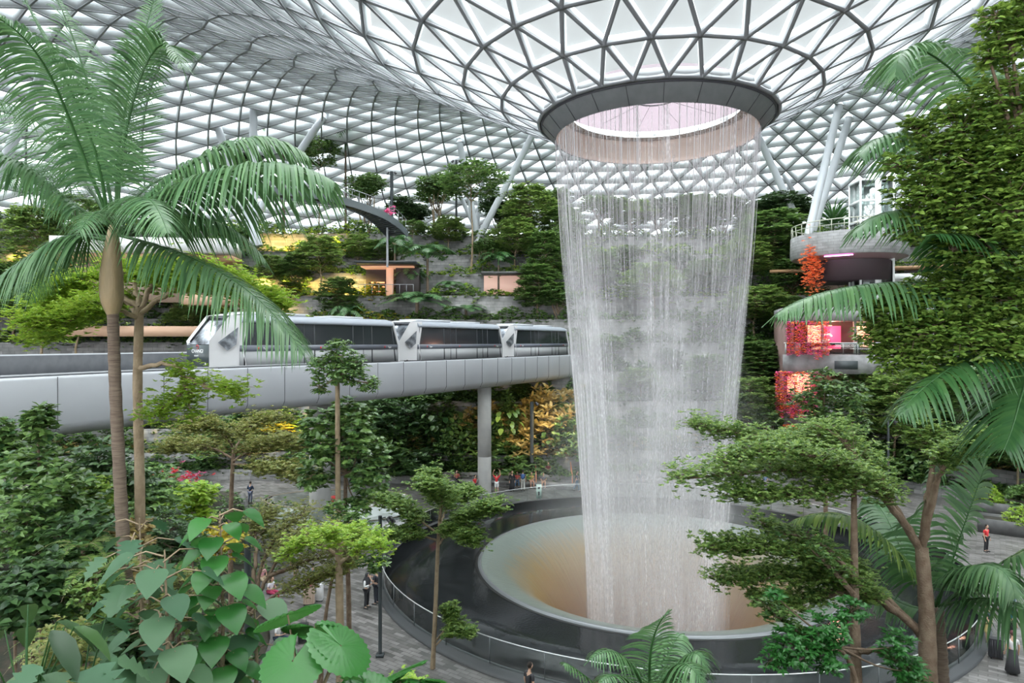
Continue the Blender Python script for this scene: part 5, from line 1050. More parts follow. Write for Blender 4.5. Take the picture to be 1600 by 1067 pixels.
# thin tree beside the big palm
limb_tree('umbrella_tree', [([(232,1200,11.8),(222,1000,12),(218,740,12),(215,600,12),(218,480,12)],.095,.075)],
 [([(218,500,12),(190,470,12.4),(130,490,12.8),(60,530,13.2)],.7,.3),([(218,490,12),(240,440,12),(260,430,11.8),(300,445,11.6)],.6,.3),([(218,480,12),(210,440,12.2),(200,425,12.6),(190,430,13)],.6,.3),([(218,490,12),(280,450,11.6),(350,450,11.2),(440,478,10.9)],.55,.35),([(218,500,12),(170,480,11.6),(110,500,11.2),(50,510,11)],.7,.3),([(218,485,12),(240,450,12.8),(300,430,13.4),(370,440,14)],.7,.3),
  ([(215,575,12),(270,570,11.6),(290,600,11.4),(300,660,11.2)],.5,.35,.3),([(285,590,11.5),(330,605,11.3),(360,610,11.2),(375,620,11.1)],.45,.2,.3),([(290,600,11.4),(270,630,11.3),(250,640,11.2),(240,655,11.2)],.45,.2,.3),([(218,480,12),(150,440,12.6),(110,450,13),(70,480,13.4)],.6,.4)],
 'thin knobbly tree with a bright flat crown, right beside the palm trunk', m='lime', leafL=.075, seed=33, rt=.09, per=20, tw=24, bark=m_barkl)
# small tree in front of the pool
limb_tree('umbrella_tree', [([(676,1045,25.5),(680,960,25.5),(684,860,25.5),(688,800,25.5)],.10,.06)],
 [([(686,840,25.5),(720,815,25),(750,800,24.6),(775,790,24.4)],.8,.2),([(686,835,25.5),(650,810,25.6),(620,790,25.8),(590,778,26)],.8,.2),([(688,815,25.5),(690,780,24.6),(680,765,24),(660,760,23.5)],.8,.2),([(688,820,25.5),(700,790,26.5),(720,775,27),(740,770,27.5)],.8,.2),([(686,850,25.5),(705,830,24.6),(725,835,24.2),(745,845,24)],.7,.2),([(688,800,25.5),(685,770,25.5),(680,750,25.5),(672,742,25.5)],.7,.2),([(685,845,25.5),(650,835,25.2),(630,838,25),(610,835,24.8)],.6,.2),([(679,1010,25.5),(700,990,25.3),(715,985,25.2),(735,990,25)],.5,.3),([(679,1005,25.5),(700,975,25.5),(705,960,25.6),(700,950,25.7)],.4,.3)],
 'small bright flat-crowned tree on the plaza in front of the black pool', m='term', leafL=.13, seed=34, rt=.08, per=13, tw=18, bark=m_barkl)
# olive tree spreading right over the plaza
limb_tree('umbrella_tree', [([(352,1150,15),(358,1040,15),(372,985,15),(390,950,15)],.10,.07)],
 [([(390,950,15),(420,900,15.2),(460,845,15.4),(520,830,15.6)],.7,.4),([(380,970,15),(430,930,14.6),(490,910,14.4),(545,880,14.2)],.6,.4),([(400,930,15),(410,880,15.6),(440,830,16),(480,800,16.4)],.7,.4),([(420,900,15.2),(470,880,15),(510,870,15),(550,860,15)],.7,.2),([(395,940,15),(400,860,15.5),(400,830,16),(420,800,16.5)],.6,.5)],
 'olive-leaved tree leaning out over the plaza with bare crooked branches', m='olive', leafL=.06, seed=35, rt=.10, per=13, tw=15)
limb_tree('umbrella_tree', [([(530,1250,13.6),(532,1067,13.8),(530,900,14),(528,820,14)],.10,.07)],
 [([(530,880,14),(560,860,13.8),(580,850,13.6),(600,860,13.5)],.5,.2),([(530,870,14),(500,850,14.2),(470,850,14.4),(450,870,14.5)],.5,.2),([(530,860,14),(540,840,14.4),(550,830,14.8),(560,835,15)],.5,.2),([(530,865,14),(520,845,13.6),(515,838,13.2),(510,840,13)],.5,.2)],
 'yellow-green flat crown on a slim stem behind the fan palm leaves', m='lime', leafL=.075, seed=36, rt=.08, per=12, tw=14, bark=m_barkl)
# bronze / pink twiggy tree in front of left garden
limb_tree('umbrella_tree', [([(362,1000,24),(360,850,24),(362,760,24),(365,700,24)],.10,.06)],
 [([(364,720,24),(400,700,23.6),(440,690,23.2),(480,700,23)],.9,.2),([(364,715,24),(330,700,24.4),(290,695,24.8),(260,705,25)],.9,.2),([(365,705,24),(380,680,25),(400,660,26),(440,655,27)],.9,.2),([(364,725,24),(400,730,22.8),(440,735,22),(480,745,21.5)],.8,.3),([(365,700,24),(350,680,23),(320,665,22.5),(300,670,22)],.8,.2)],
 'bronze-tinted flat tree below the bridge at the left', m='olive', leafL=.12, seed=37, rt=.09, per=12, tw=13)
def blob_tree(name, trunks, blobs, label, m='gloss', leafL=.1, n=1200, seed=0, T_=T_MID, wr=.5, k=6, cat='tree', rt=.06, bark=None, hub=None, tilt=.2, sq=.8):
    """trunk(s) plus leaf clusters; blobs = (px,py,Y,radius px)"""
    r_ = np.random.default_rng(seed); t = thing(name, label=label, category=cat); bark = bark or m_bark
    for tr_ in trunks:
        g = MB(); g.tube(smooth_path([P(*q) for q in tr_], 20), np.linspace(rt*1.2, rt*.7, 20), 9); g.build('trunk', bark, t, smooth=True)
    br = MB(); P_, Nn = [], []; w_ = np.array([b[3]**2 for b in blobs], float); w_ /= w_.sum(); hub_ = P(*(hub or trunks[0][-1]))
    for b, ww in zip(blobs, w_):
        c = P(*b[:3]); R = b[3]*b[2]/F; m_ = max(6, int(n*ww)); d = nrm(r_.normal(0,1,(m_,3))+(0,-.2,.25)); p = c+d*R*np.array([1,1,sq])*(r_.uniform(.15,1.05,(m_,1))**.6); P_.append(p); Nn.append(d)
        mid = (hub_+c)/2+r_.normal(0,.1*R,3)-(0,0,.15*R); br.tube(smooth_path([hub_, mid, c], 7), np.linspace(rt*.5, rt*.16, 7), 5, cap=False)
        for e in p[:14]: br.tube([c, (c+e)/2+r_.normal(0,.05*R,3), e], [rt*.16, rt*.10, rt*.05], 3, cap=False)
    lf = MB(); rosette(lf, np.vstack(P_), T_, k, leafL, wr, tilt, r_=r_, upn=np.vstack(Nn)*.7); br.build('branches', bark, t); lf.build('foliage', LM[m], t); return t
blob_tree('glossy_tree', [[(1700,1250,8.5),(1680,800,8.6),(1660,520,8.6),(1620,380,8.6)]],
 [(1500,205,8.6,62),(1560,160,8.4,65),(1595,235,8.2,60),(1470,255,8.8,60),(1540,270,8.4,70),(1440,305,8.8,55),(1500,330,8.6,70),(1580,330,8.2,70),(1435,350,9,45),(1560,395,8.3,60),(1490,390,8.6,40),(1430,205,9,28),(1400,260,9,26),(1580,70,8,45),(1555,30,8,28),(1600,20,8,40),(1545,90,8,22)],
 'dense glossy green tree at the upper right edge', 'bright', .095, 3000, 41, rt=.09, hub=(1620,300,8.6), wr=.55)
blob_tree('glossy_tree', [[(1700,1250,8.9),(1680,900,9),(1660,620,9),(1640,540,9)]],
 [(1400,485,9.2,48),(1450,465,9,50),(1520,455,8.8,62),(1580,470,8.6,60),(1380,520,9.4,42),(1440,525,9,55),(1510,525,8.8,60),(1580,540,8.6,50),(1360,490,9.5,22),(1400,560,9.2,34),(1450,570,9,40),(1375,555,9.4,20)],
 'glossy green leaf mass at mid height on the right, below the palm frond', 'bright', .095, 2400, 42, rt=.08, hub=(1640,520,9), wr=.5)
# dark glossy young tree before the viaduct
blob_tree('glossy_tree', [[(532,1200,19),(530,950,19),(528,760,19),(527,580,19)]],
 [(530,555,19,30),(505,575,19,26),(555,578,19,28),(535,585,18.7,28),(575,598,19,18),(500,605,19,16)],
 'slim dark-leaved young tree with its round top crown against the train', 'gloss', .17, 420, 43, rt=.09, bark=m_barkl, T_=T_LONG, wr=.38, hub=(527,590,19))
blob_tree('leafy_sapling', [[(545,1150,19.5),(545,950,19.5),(540,800,19.5),(540,720,19.5)]],
 [(500,665,19.4,36),(560,660,19.6,36),(500,705,19.2,36),(560,700,19.5,40),(575,745,19.4,34),(495,745,19.4,30),(590,720,19.6,26),(540,640,19.8,26),(560,790,19.4,24)],
 'leafy sapling just below the viaduct, behind the slim dark-leaved stem', 'gloss', .19, 620, 44, rt=.07, T_=T_CUT, wr=.8, hub=(540,740,19.5))
blob_tree('leafy_sapling', [[(500,1150,18),(505,1000,18),(520,900,18),(540,860,18)]],
 [(550,815,18,28),(575,840,18,24),(520,795,18,18),(590,880,18,22),(560,875,18,18)],
 'small dark-leaved sapling left of the dark lamp post', 'gloss', .16, 260, 45, rt=.05, T_=T_LONG, wr=.4, hub=(540,850,18))
blob_tree('leafy_sapling', [[(1345,1200,11.5),(1340,1100,11.5),(1330,1040,11.5),(1300,1000,11.5)]],
 [(1240,1010,11.3,38),(1290,985,11.4,36),(1330,955,11.6,28),(1210,1030,11.2,24),(1290,1030,11.2,30),(1400,1010,11.8,32),(1420,1050,11.8,30),(1210,930,11.3,16)],
 'bright-leaved sapling at the bottom right in front of the pool rim', 'fan', .12, 480, 46, rt=.05, T_=T_LONG, wr=.42, hub=(1310,1010,11.5))
blob_tree('leafy_sapling', [[(1290,1000,33),(1290,850,33),(1290,700,33)]],
 [(1290,600,33,34),(1260,625,33,26),(1330,620,33,30),(1300,650,33,34),(1270,665,33,24),(1340,660,33,24)],
 'dark leafy crown in front of the stone gallery, right of the waterfall', 'gloss', .30, 420, 47, rt=.12, T_=T_LONG, wr=.42, hub=(1290,660,33))
# climbers with heart-shaped leaves
def near_big(px, pyb, pyt, Y, lab, n, L, R, T_, m, seed, wr=1.0, pole=True, cat='climbing plant'):
    b = P(px, pyb, Y); tpt = P(px, pyt, Y); H = tpt[2]-b[2]; o = big_leaf_plant('heart_leaved_climber' if pole else 'big_leaved_plant', n, L, H, R, T_, m, seed, wr, pole); o.location = b; tag(o, lab, cat); return o
near_big(342,1200,800,8.2,'climber with bright heart-shaped leaves on a dark post, lower left',64,.30,.34,T_HEART,'fan',51)
near_big(216,1150,810,8.6,'climber with blue-green notched leaves around the two near trunks',34,.36,.42,T_CUT,'blue',52)
near_big(255,1200,860,7.6,'climber with blue-green heart leaves between the trunks and the dark post',34,.32,.42,T_HEART,'blue',53)
near_big(395,1150,930,8.6,'climber with pale heart leaves right of the dark post',14,.36,.35,T_HEART,'blue',54)
near_big(120,1160,985,6.6,'blue-green notched leaves at the bottom left corner',10,.42,.5,T_CUT,'blue',55,pole=False,cat='plant')
near_big(40,1160,960,6.6,'long dark leaves at the bottom left corner',12,.5,.5,T_BIG,'dark',56,.5,pole=False,cat='plant')
# fan palms
for px, pyb, H, Y, R, lb, sd in ((480,1185,1.15,6.0,.27,'fan palm with round pleated bright leaves at the bottom edge',61),(650,1185,.82,7.0,.30,'fan palm with darker round leaves at the bottom edge, right of the lamp post',62),(560,1215,.95,6.2,.26,'low fan palm between the two other fan palms',63)):
    o = fan_palm('fan_palm', 7, R, H, sd, .34); o.location = P(px, pyb, Y); tag(o, lb, 'fan palm')
# left thicket
tl = [(90,760,12,90,'big_shrub','gloss',.20,T_MID,'large-leaved tree-shrub at the left edge below the bridge'),(180,740,14,60,'big_shrub','dark',.2,T_LONG,'dark shrub left of the palm trunk under the bridge'),(40,820,11,80,'big_shrub','termd',.13,T_LONG,'fine-leaved shrub at the left edge'),
 (130,840,10.5,70,'big_shrub','dark',.17,T_MID,'dark round-leaved shrub left of the palm trunk'),(20,700,13,50,'big_shrub','gloss',.18,T_MID,'shrub at the left edge overlapping the bridge panels'),(150,930,9.5,60,'big_shrub','term',.09,T_LONG,'yellow-green fine shrub left of the palm trunk'),(50,930,9,80,'big_shrub','dark',.16,T_MID,'dark shrub in the lower left'),
 (300,780,20,45,'big_shrub','lime',.2,T_LONG,'lime green bush right of the thin trunk'),(265,830,15,60,'big_shrub','dark',.14,T_LONG,'dark fine-leaved bush between the near trunks and the climber'),(340,850,19,40,'big_shrub','yellow',.16,T_LONG,'yellowish bush behind the bright climber'),(270,930,10,55,'big_shrub','olive',.07,T_LONG,'olive fine-leaved bush at the foot of the near trunks'),
 (100,1020,8,70,'big_shrub','olive',.07,T_LONG,'fine olive undergrowth bush at the bottom left'),(190,1010,8.5,55,'big_shrub','dark',.10,T_MID,'dark bush at the foot of the palm trunk'),(300,1030,9,60,'big_shrub','dark',.10,T_LONG,'dark bush at the bottom edge below the climber'),(60,660,12,26,'big_shrub','gloss',.16,T_MID,'leafy twig clump across the bridge at the left edge'),
 (180,860,12,60,'big_shrub','gold',.14,T_LONG,'golden tipped bush behind the palm trunk'),(230,760,18,50,'big_shrub','termd',.2,T_LONG,'mid green bush between the two near trunks'),(360,1030,9.5,40,'big_shrub','gloss',.12,T_LONG,'bush below the bright climber'),(640,1075,9,40,'big_shrub','lime',.05,T_LONG,'lime fine-leaved bush at the bottom edge by the lamp post'),(150,780,13,50,'big_shrub','lime',.12,T_LONG,'lime twig shrub at the palm trunk under the bridge')]
for q, (px, py, Y, r, nm_, m, L_, T_, lb) in enumerate(tl):
    c = P(px, py, Y); rr_ = r*Y/F; k_ = int(min(700, 320*(rr_/.7)*(.14/L_)**.8)); zb = gz(c[0], c[1])
    bl = [(px+rnd.uniform(-.6,.6)*r, py+rnd.uniform(-.5,.7)*r, Y+rnd.uniform(-.4,.4)*rr_*2, r*rnd.uniform(.45,.75)) for _ in range(6)]+[(px,py,Y,r*.8)]
    zpy = 533.5+(EYE-zb)*F/Y
    blob_tree(nm_, [[(px+8,zpy,Y),(px+3,(zpy+py)/2,Y),(px,py+r*.4,Y)]], bl, lb, m, L_, k_, 70+q, T_, .42 if T_ is T_LONG else .55, 6, 'shrub', rt=.03)
# ferns
for px, py, Y, s, lb in ((150,900,9.5,.9,'yellow-green fern arching left of the palm trunk'),(110,1010,8.5,.8,'golden fern low at the left'),(280,955,9.5,.6,'small yellow fern beside the near trunks'),(130,860,10,.7,'fern above the arching fern at the left')):
    o = thing('fern', P(px,py,Y), label=lb, category='fern')
    for i in range(9):
        a = i*2.4; d = np.array([math.cos(a), math.sin(a), 0]); g = MB(); frond(g, (0,0,0), d*.25*s+(0,0,.3*s), d*.6*s+(0,0,.3*s), d*.95*s+(0,0,-.05*s), .15*s, 30, .2, .012*s, rr=.006, seed=i, k=3); g.build('fern_frond', [LM['term'], m_barkl], o)
    g = MB(); zb = gz(*P(px,py,Y)[:2]); g.tube([(0,0,min(-.1, zb-P(px,py,Y)[2])),(0,0,0)], .03, 5); g.build('stem', m_bark, o)
scatter(2600, (-30,-11,22,50), 1.5, ('dark','gloss','termd'), 'dense low undergrowth in the left garden bed', .28)
scatter(2400, (-22,20,5,20), .9, ('dark','termd','olive'), 'low undergrowth on the bank below the viewpoint', .16)
# a few bright flowers
o = stuff_bed('flowers', P(290,745,40)+rng.normal(0,1,(60,3))*(.8,.4,.25), ('pink','red'), 'pink and red flowers glimpsed behind the thin trunk', 'flowers', .22)
o = stuff_bed('flowers', P(608,334,70)+rng.normal(0,1,(24,3))*(.25,.2,.3), 'pink', 'magenta flowers by the foot of the stair bridge', 'flowers', .3)
o = stuff_bed('flowers', P(1270,420,64)+rng.normal(0,1,(420,3))*(.5,.4,1.25), ('orange','orange'), 'tall cluster of orange blossoms beside the stone lookout', 'flowers', .22)
# ---------- people ----------
def joints(pose):
    j = dict(pel=(0,0,.95), spi=(0,0,1.10), che=(0,.0,1.28), nec=(0,0,1.46), hea=(0,-.02,1.53))
    for s, q in (('L',-1),('R',1)):
        j['sh'+s] = (q*.175,0,1.40); j['el'+s] = (q*.23,.02,1.12); j['wr'+s] = (q*.24,-.06,.88); j['ha'+s] = (q*.24,-.09,.79)
        j['hi'+s] = (q*.09,0,.91); j['kn'+s] = (q*.10,-.01,.50); j['an'+s] = (q*.11,.03,.09); j['to'+s] = (q*.13,-.13,.03)
    if pose == 'walk':
        j['knL'] = (-.1,-.16,.52); j['anL'] = (-.1,-.20,.10); j['toL'] = (-.1,-.36,.05); j['knR'] = (.1,.06,.50); j['anR'] = (.1,.28,.16); j['toR'] = (.1,.18,.03); j['wrL'] = (-.24,.12,.90); j['haL'] = (-.24,.13,.82); j['elR'] = (.23,-.04,1.13); j['wrR'] = (.24,-.2,.94); j['haR'] = (.24,-.25,.87)
    if pose == 'up':
        for s, q in (('L',-1),('R',1)): j['el'+s] = (q*.33,-.05,1.58); j['wr'+s] = (q*.26,-.10,1.83); j['ha'+s] = (q*.22,-.12,1.91)
    if pose in ('phone','hold'):
        for s, q in (('L',-1),('R',1)): j['el'+s] = (q*.24,-.03,1.13); j['wr'+s] = (q*.12,-.25,1.22); j['ha'+s] = (q*.06,-.31,1.27)
    if pose == 'sit':
        for k in list(j): j[k] = (j[k][0], j[k][1], j[k][2]-.42)
        for s, q in (('L',-1),('R',1)):
            j['hi'+s] = (q*.10,-.02,.52); j['kn'+s] = (q*.13,-.42,.54); j['an'+s] = (q*.13,-.42,.10); j['to'+s] = (q*.14,-.58,.04)
            j['el'+s] = (q*.25,-.08,.74); j['wr'+s] = (q*.12,-.30,.72); j['ha'+s] = (q*.07,-.36,.74)
        j['che'] = (0,-.04,.86); j['nec'] = (0,-.08,1.03); j['hea'] = (0,-.12,1.10); j['shL'] = (-.17,-.06,.97); j['shR'] = (.17,-.06,.97)
    return {k: np.array(v, float) for k, v in j.items()}
SKC = {}
def skin_mesh(key, verts, edges, radii, mats, extra=None):
    if key in SKC: return SKC[key]
    me = bpy.data.meshes.new(key); me.from_pydata([tuple(v) for v in verts], edges, []); o = bpy.data.objects.new(key, me); C.objects.link(o)
    sk = o.modifiers.new('s', 'SKIN'); sk.branch_smoothing = .3; ss = o.modifiers.new('u', 'SUBSURF'); ss.levels = 1
    for i, r in enumerate(radii): me.skin_vertices[0].data[i].radius = (r, r) if np.isscalar(r) else r
    me.skin_vertices[0].data[0].use_root = True
    ev = o.evaluated_get(bpy.context.evaluated_depsgraph_get()); m2 = bpy.data.meshes.new_from_object(ev); bpy.data.objects.remove(o)
    V_ = [np.array([v.co[:] for v in m2.vertices])]; mb = MB()
    tri = [list(p.vertices) for p in m2.polygons if len(p.vertices) == 3]; quad = [list(p.vertices) for p in m2.polygons if len(p.vertices) == 4]
    mb.v.append(V_[0]); mb.n = len(V_[0])
    if quad: mb.f.append(np.array(quad)); mb.m.append(np.zeros(len(quad), int))
    if tri: mb.f.append(np.array(tri)); mb.m.append(np.zeros(len(tri), int))
    if extra: extra(mb)
    SKC[key] = mb.mesh(key, mats, True); return SKC[key]
SK = [mat('skin_light', (.55,.34,.24), .55), mat('skin_tan', (.36,.21,.14), .55)]
m_eye = mat('eye_dark', (.03,.02,.02), .3); m_lip = mat('lips', (.40,.13,.11), .5)
def cmat(c): return mat('cloth_%02x%02x%02x' % tuple(int(x*255) for x in c), c, .85)
def person(label, loc, rz, pose='stand', top=(.05,.05,.06), legs=(.04,.05,.08), hair=(.02,.015,.012), skin=0, h=1.7, long_hair=False, skirt=False, shorts=False, scarf=None, backpack=None, sleeves='short'):
    j = joints(pose); k = h/1.72; t = thing('person', loc, rz, k, label=label, category='person')
    names = ['pel','spi','che','nec','hea']+[a+s for s in 'LR' for a in ('sh','el','wr','ha','hi','kn','an','to')]
    R = dict(pel=.115, spi=.105, che=.115, nec=.05, hea=.055, sh=.055, el=.038, wr=.026, ha=(.036,.02), hi=.085, kn=.056, an=.038, to=.03)
    vs = [j[n] for n in names]; rad = [R.get(n, R.get(n[:2])) for n in names]; ix = {n: i for i, n in enumerate(names)}
    ed = [(0,1),(1,2),(2,3),(3,4)]
    for s in 'LR': ed += [(ix['che'],ix['sh'+s]),(ix['sh'+s],ix['el'+s]),(ix['el'+s],ix['wr'+s]),(ix['wr'+s],ix['ha'+s]),(0,ix['hi'+s]),(ix['hi'+s],ix['kn'+s]),(ix['kn'+s],ix['an'+s]),(ix['an'+s],ix['to'+s])]
    for s, q in (('L',-1),('R',1)):
        d = nrm(j['ha'+s]-j['wr'+s]); sdv = nrm(np.cross(d, (0,1,.3)))
        for f in range(5):
            if f < 4: b0 = j['ha'+s]+sdv*(f-1.5)*.018+d*.03; e = b0+d*(.055-.006*abs(f-1.2))+np.array([0,-.012,0]); par = ix['ha'+s]
            else: b0 = j['wr'+s]+d*.03+sdv*.035; e = b0+d*.04+sdv*.02; par = ix['wr'+s]
            vs += [b0, e]; rad += [.010,.008]; n = len(vs); ed += [(par,n-2),(n-2,n-1)]
    hc = j['hea']+np.array([0,-.015,.10])
    def head(mb):
        mb.ball(hc, (.076,.095,.118), 14, 10); mb.ball(hc+(0,-.095,-.012), (.014,.022,.022), 6, 5)
        for q in (-1,1): mb.ball(hc+(q*.077,.0,-.005), (.012,.022,.032), 6, 5); mb.ball(hc+(q*.030,-.086,.014), (.012,.008,.007), 6, 4, 1)
        mb.ball(hc+(0,-.088,-.052), (.024,.008,.008), 6, 4, 2)
    b = bpy.data.objects.new('body', skin_mesh('body_'+pose, vs, ed, rad, [SK[0], m_eye, m_lip], head)); C.objects.link(b); b.parent = t
    b.material_slots[0].link = 'OBJECT'; b.material_slots[0].material = SK[skin]
    def part(nm, me, m):
        o = bpy.data.objects.new(nm, me); C.objects.link(o); o.parent = t; o.material_slots[0].link = 'OBJECT'; o.material_slots[0].material = m; return o
    dm = m_white
    # top
    v2 = [j['pel']+(0,0,-.02), j['spi'], j['che'], j['nec']-(0,0,.055)]; r2 = [.135,.125,.138,.075]; e2 = [(0,1),(1,2),(2,3)]
    for s in 'LR':
        n = len(v2); el = j['el'+s] if sleeves == 'long' else j['sh'+s]+(j['el'+s]-j['sh'+s])*.75
        v2 += [j['sh'+s], el]; r2 += [.072,.055]; e2 += [(2,n),(n,n+1)]
        if sleeves == 'long': v2.append(j['wr'+s]); r2.append(.038); e2.append((n+1,n+2))
    part('shirt', skin_mesh('shirt_%s_%s' % (pose, sleeves), v2, e2, r2, [dm]), cmat(top))
    if skirt and pose != 'sit':
        g = MB(); g.lathe([(.14,1.03),(.17,.9),(.20,.6),(.26,.12),(.25,.12),(.18,.6)], 20); part('skirt', g.mesh('skirt', [dm], True), cmat(legs))
    else:
        v3 = [j['pel']+(0,0,.03)]; r3 = [.138]; e3 = []
        for s in 'LR':
            n = len(v3); an = j['an'+s] if not shorts else j['kn'+s]+(j['an'+s]-j['kn'+s])*.05
            v3 += [j['hi'+s], j['kn'+s]] + ([] if shorts else [an]); r3 += [.105,.085 if shorts else .074] + ([] if shorts else [.06]); e3 += [(0,n),(n,n+1)] + ([] if shorts else [(n+1,n+2)])
        part('shorts' if shorts else 'trousers', skin_mesh('legs_%s_%d' % (pose, shorts), v3, e3, r3, [dm]), cmat(legs))
    for s in 'LR':
        g = MB(); a_, b_ = j['an'+s], j['to'+s]; g.tube([a_+(0,.05,-.05), (a_+b_)/2-(0,0,.02), b_+(0,-.03,.0)], [.045,.048,.035], 8); part('shoe', g.mesh('shoe', [dm], True), mat('shoe_dark', (.06,.06,.06), .6))
    # hair or scarf
    g = MB()
    if scarf: g.ball(hc+(0,.02,.01), (.098,.105,.135), 14, 10); g.tube([hc+(0,.03,-.05), j['che']+(0,.0,.10), j['che']+(0,0,-.12)], [.10,.20,.17], 14); part('head_scarf', g.mesh('head_scarf', [dm], True), cmat(scarf))
    else:
        g.ball(hc+(0,.022,.028), (.086,.095,.108), 14, 10)
        if long_hair: g.tube([hc+(0,.05,.0), hc+(0,.09,-.12), hc+(0,.10,-.30)], [.07,.07,.03], 8)
        part('hair', g.mesh('hair', [dm], True), cmat(hair))
    if backpack: g = MB(); c = j['che']+(0,.20,-.06); g.ball(c, (.16,.11,.23), 12, 8); part('backpack', g.mesh('backpack', [dm], True), cmat(backpack))
    return t
def gp(px, py): Y = EYE*F/(py-533.5); return np.array([(px-800)/F*Y, Y, 0])
BK, NV, WH, RD, JN = (.03,.03,.035), (.03,.05,.09), (.75,.75,.76), (.65,.04,.05), (.10,.17,.28)
person('man in a black T-shirt at the bottom edge by the glass railing', (.58,22.3,0), 2.2, top=BK, legs=BK, h=1.75)
person('person in a red checked top at the bottom edge beside the young palm', (2.75,21.6,0), 3.0, top=(.55,.08,.07), legs=BK, h=1.62)
person('woman in black head scarf, white top and black trousers beside the lamp post', gp(573,950), 1.2, 'hold', top=WH, legs=BK, scarf=BK, h=1.62, sleeves='long')
person('man in dark clothes facing the woman in the black scarf', gp(588,944), -1.9, 'hold', top=(.05,.055,.07), legs=(.04,.045,.06), h=1.72)
person('person in navy jacket and jeans alone on the left plaza', gp(391,787), 3.0, 'phone', top=NV, legs=(.13,.15,.22), h=1.7, sleeves='long')
person('seated man in a black T-shirt and jeans looking at his phone', (-10.15,28.9,0.02), 1.3, 'sit', top=BK, legs=JN, h=1.75)
person('seated person in a pale shirt, lowest on the stone kerb', (-9.5,27.0,0.02), 1.3, 'sit', top=WH, legs=NV, h=1.6)
person('seated woman in a white shirt with a pink bag', (-11.6,32.0,0.02), 1.1, 'sit', top=(.70,.68,.74), legs=(.45,.05,.12), h=1.6, long_hair=True, hair=(.10,.05,.03))
person('seated woman in a pink floral top on the kerb, upper end', (-12.7,33.8,0.02), .9, 'sit', top=(.70,.35,.42), legs=(.45,.36,.25), h=1.6, long_hair=True)
person('walker in shorts half hidden by the olive-leaved branches', gp(462,905), .5, 'walk', top=(.3,.3,.3), legs=BK, shorts=True)
person('person in blue jeans crouched behind the luggage on the plaza', gp(489,925), 3.0, 'stand', top=(.15,.3,.5), legs=JN, h=1.4)
person('person in a lilac top beside the white oval ring', gp(527,838), 2.0, top=(.55,.42,.55), legs=(.3,.3,.35), h=1.6)
person('person in red T-shirt and white shorts with raised arms by the round pier', gp(776,771), 3.1, 'up', top=RD, legs=WH, shorts=True, h=1.7)
person('person in red at the left of the round pier', gp(742,772), 1.0, top=RD, legs=BK, h=1.55)
person('person in a long black dress in front of the stone bench', gp(800,767), .3, top=BK, legs=BK, skirt=True, h=1.68, sleeves='long', long_hair=True)
person('person with a blue backpack and pale trousers in front of the bench', gp(817,767), 3.1, top=(.06,.07,.10), legs=(.5,.5,.46), backpack=(.05,.12,.30), h=1.75)
BZ = .02
def bench(px): 
    for Y in np.arange(40, 60, .05):
        X = (px-800)/F*Y; t = math.atan2(Y-CT[1], X-CT[0])
        if math.hypot(X-CT[0], Y-CT[1]) >= R0(t)-.95: return (X, Y, BZ)
person('seated person in red and jeans between the black dress and the backpack', bench(808), 0, 'sit', top=(.6,.12,.10), legs=JN)
person('seated person in a yellow top on the stone bench', bench(830), .2, 'sit', top=(.55,.38,.10), legs=(.55,.3,.22))
person('seated person in a grey shirt and shorts at the right of the bench', bench(849), 0, 'sit', top=(.14,.14,.16), legs=(.5,.33,.24), shorts=True)
person('seated person in red at the left end of the stone bench', bench(714), 0, 'sit', top=(.55,.15,.13), legs=BK)
person('walker in jeans by the foot of the garden stairs', gp(901,768), 1.4, 'walk', top=NV, legs=(.12,.2,.3))
person('walker in a pale shirt next to the waterfall edge', gp(909,764), 1.6, 'walk', top=WH, legs=(.5,.42,.35))
s0 = P(857,716,58.2)
person('person in a dark red top seated on the garden stairs', (s0[0],58.6,.62), 0, 'sit', top=(.25,.04,.05), legs=BK)
person('person in an orange shirt above the garden stairs', P(901,716,59.6)*(1,1,0)+(0,0,2.2), 0, 'stand', top=(.6,.3,.15), legs=(.5,.3,.2))
person('woman in a pale blouse and long black skirt at the lower right', gp(1582,1053), 2.9, top=(.62,.60,.60), legs=(.05,.05,.055), skirt=True, h=1.6, hair=(.10,.04,.04))
person('man in a navy T-shirt and khaki shorts with a suitcase, lower right', gp(1543,1008), -2.4, top=(.04,.06,.09), legs=(.55,.45,.20), shorts=True, h=1.75)
person('person in a teal shirt behind the palm frond, lower right', gp(1577,1005), 2.0, top=(.05,.20,.22), legs=BK, h=1.7)
person('woman in a bright pink T-shirt at the right edge', gp(1581,952), 2.4, top=(.85,.06,.20), legs=(.2,.25,.35), h=1.62)
person('man in white beside the woman in pink', gp(1562,955), 1.4, top=WH, legs=(.3,.3,.3), h=1.65)
person('person in red and black by the right planter', gp(1541,862), .4, top=RD, legs=BK, h=1.6)
def gal(x, y, z): q = Matrix.Rotation(-.25,4,'Z')@Vector((x,y,0)); return (31.3+q.x, 59.0+q.y, z)
person('person in white leaning on the gallery railing by the red sign', gal(-3.1,1.0,11.3), -.25, 'hold', top=WH, legs=WH)
person('person in dark clothes on the gallery balcony at the right', gal(-.4,1.0,11.3), -.25, 'hold', top=BK, legs=BK)
person('left one of two people in white at the middle gallery opening', gal(-5.7,.9,6.6), -.25, 'stand', top=WH, legs=(.25,.2,.2))
person('right one of two people in white at the middle gallery opening', gal(-4.6,.9,6.6), -.25, 'stand', top=WH, legs=(.6,.1,.2), long_hair=True)
for q, (px, py, c) in enumerate(((1000,766,NV),(1052,768,RD),(1100,765,WH),(1195,770,JN),(965,768,BK))):
    person('person seen through the falling water near the far rim, in '+('navy','red','white','blue','black')[q], gp(px,py), rnd.uniform(0,6), 'stand', top=c, legs=(.2,.2,.25))
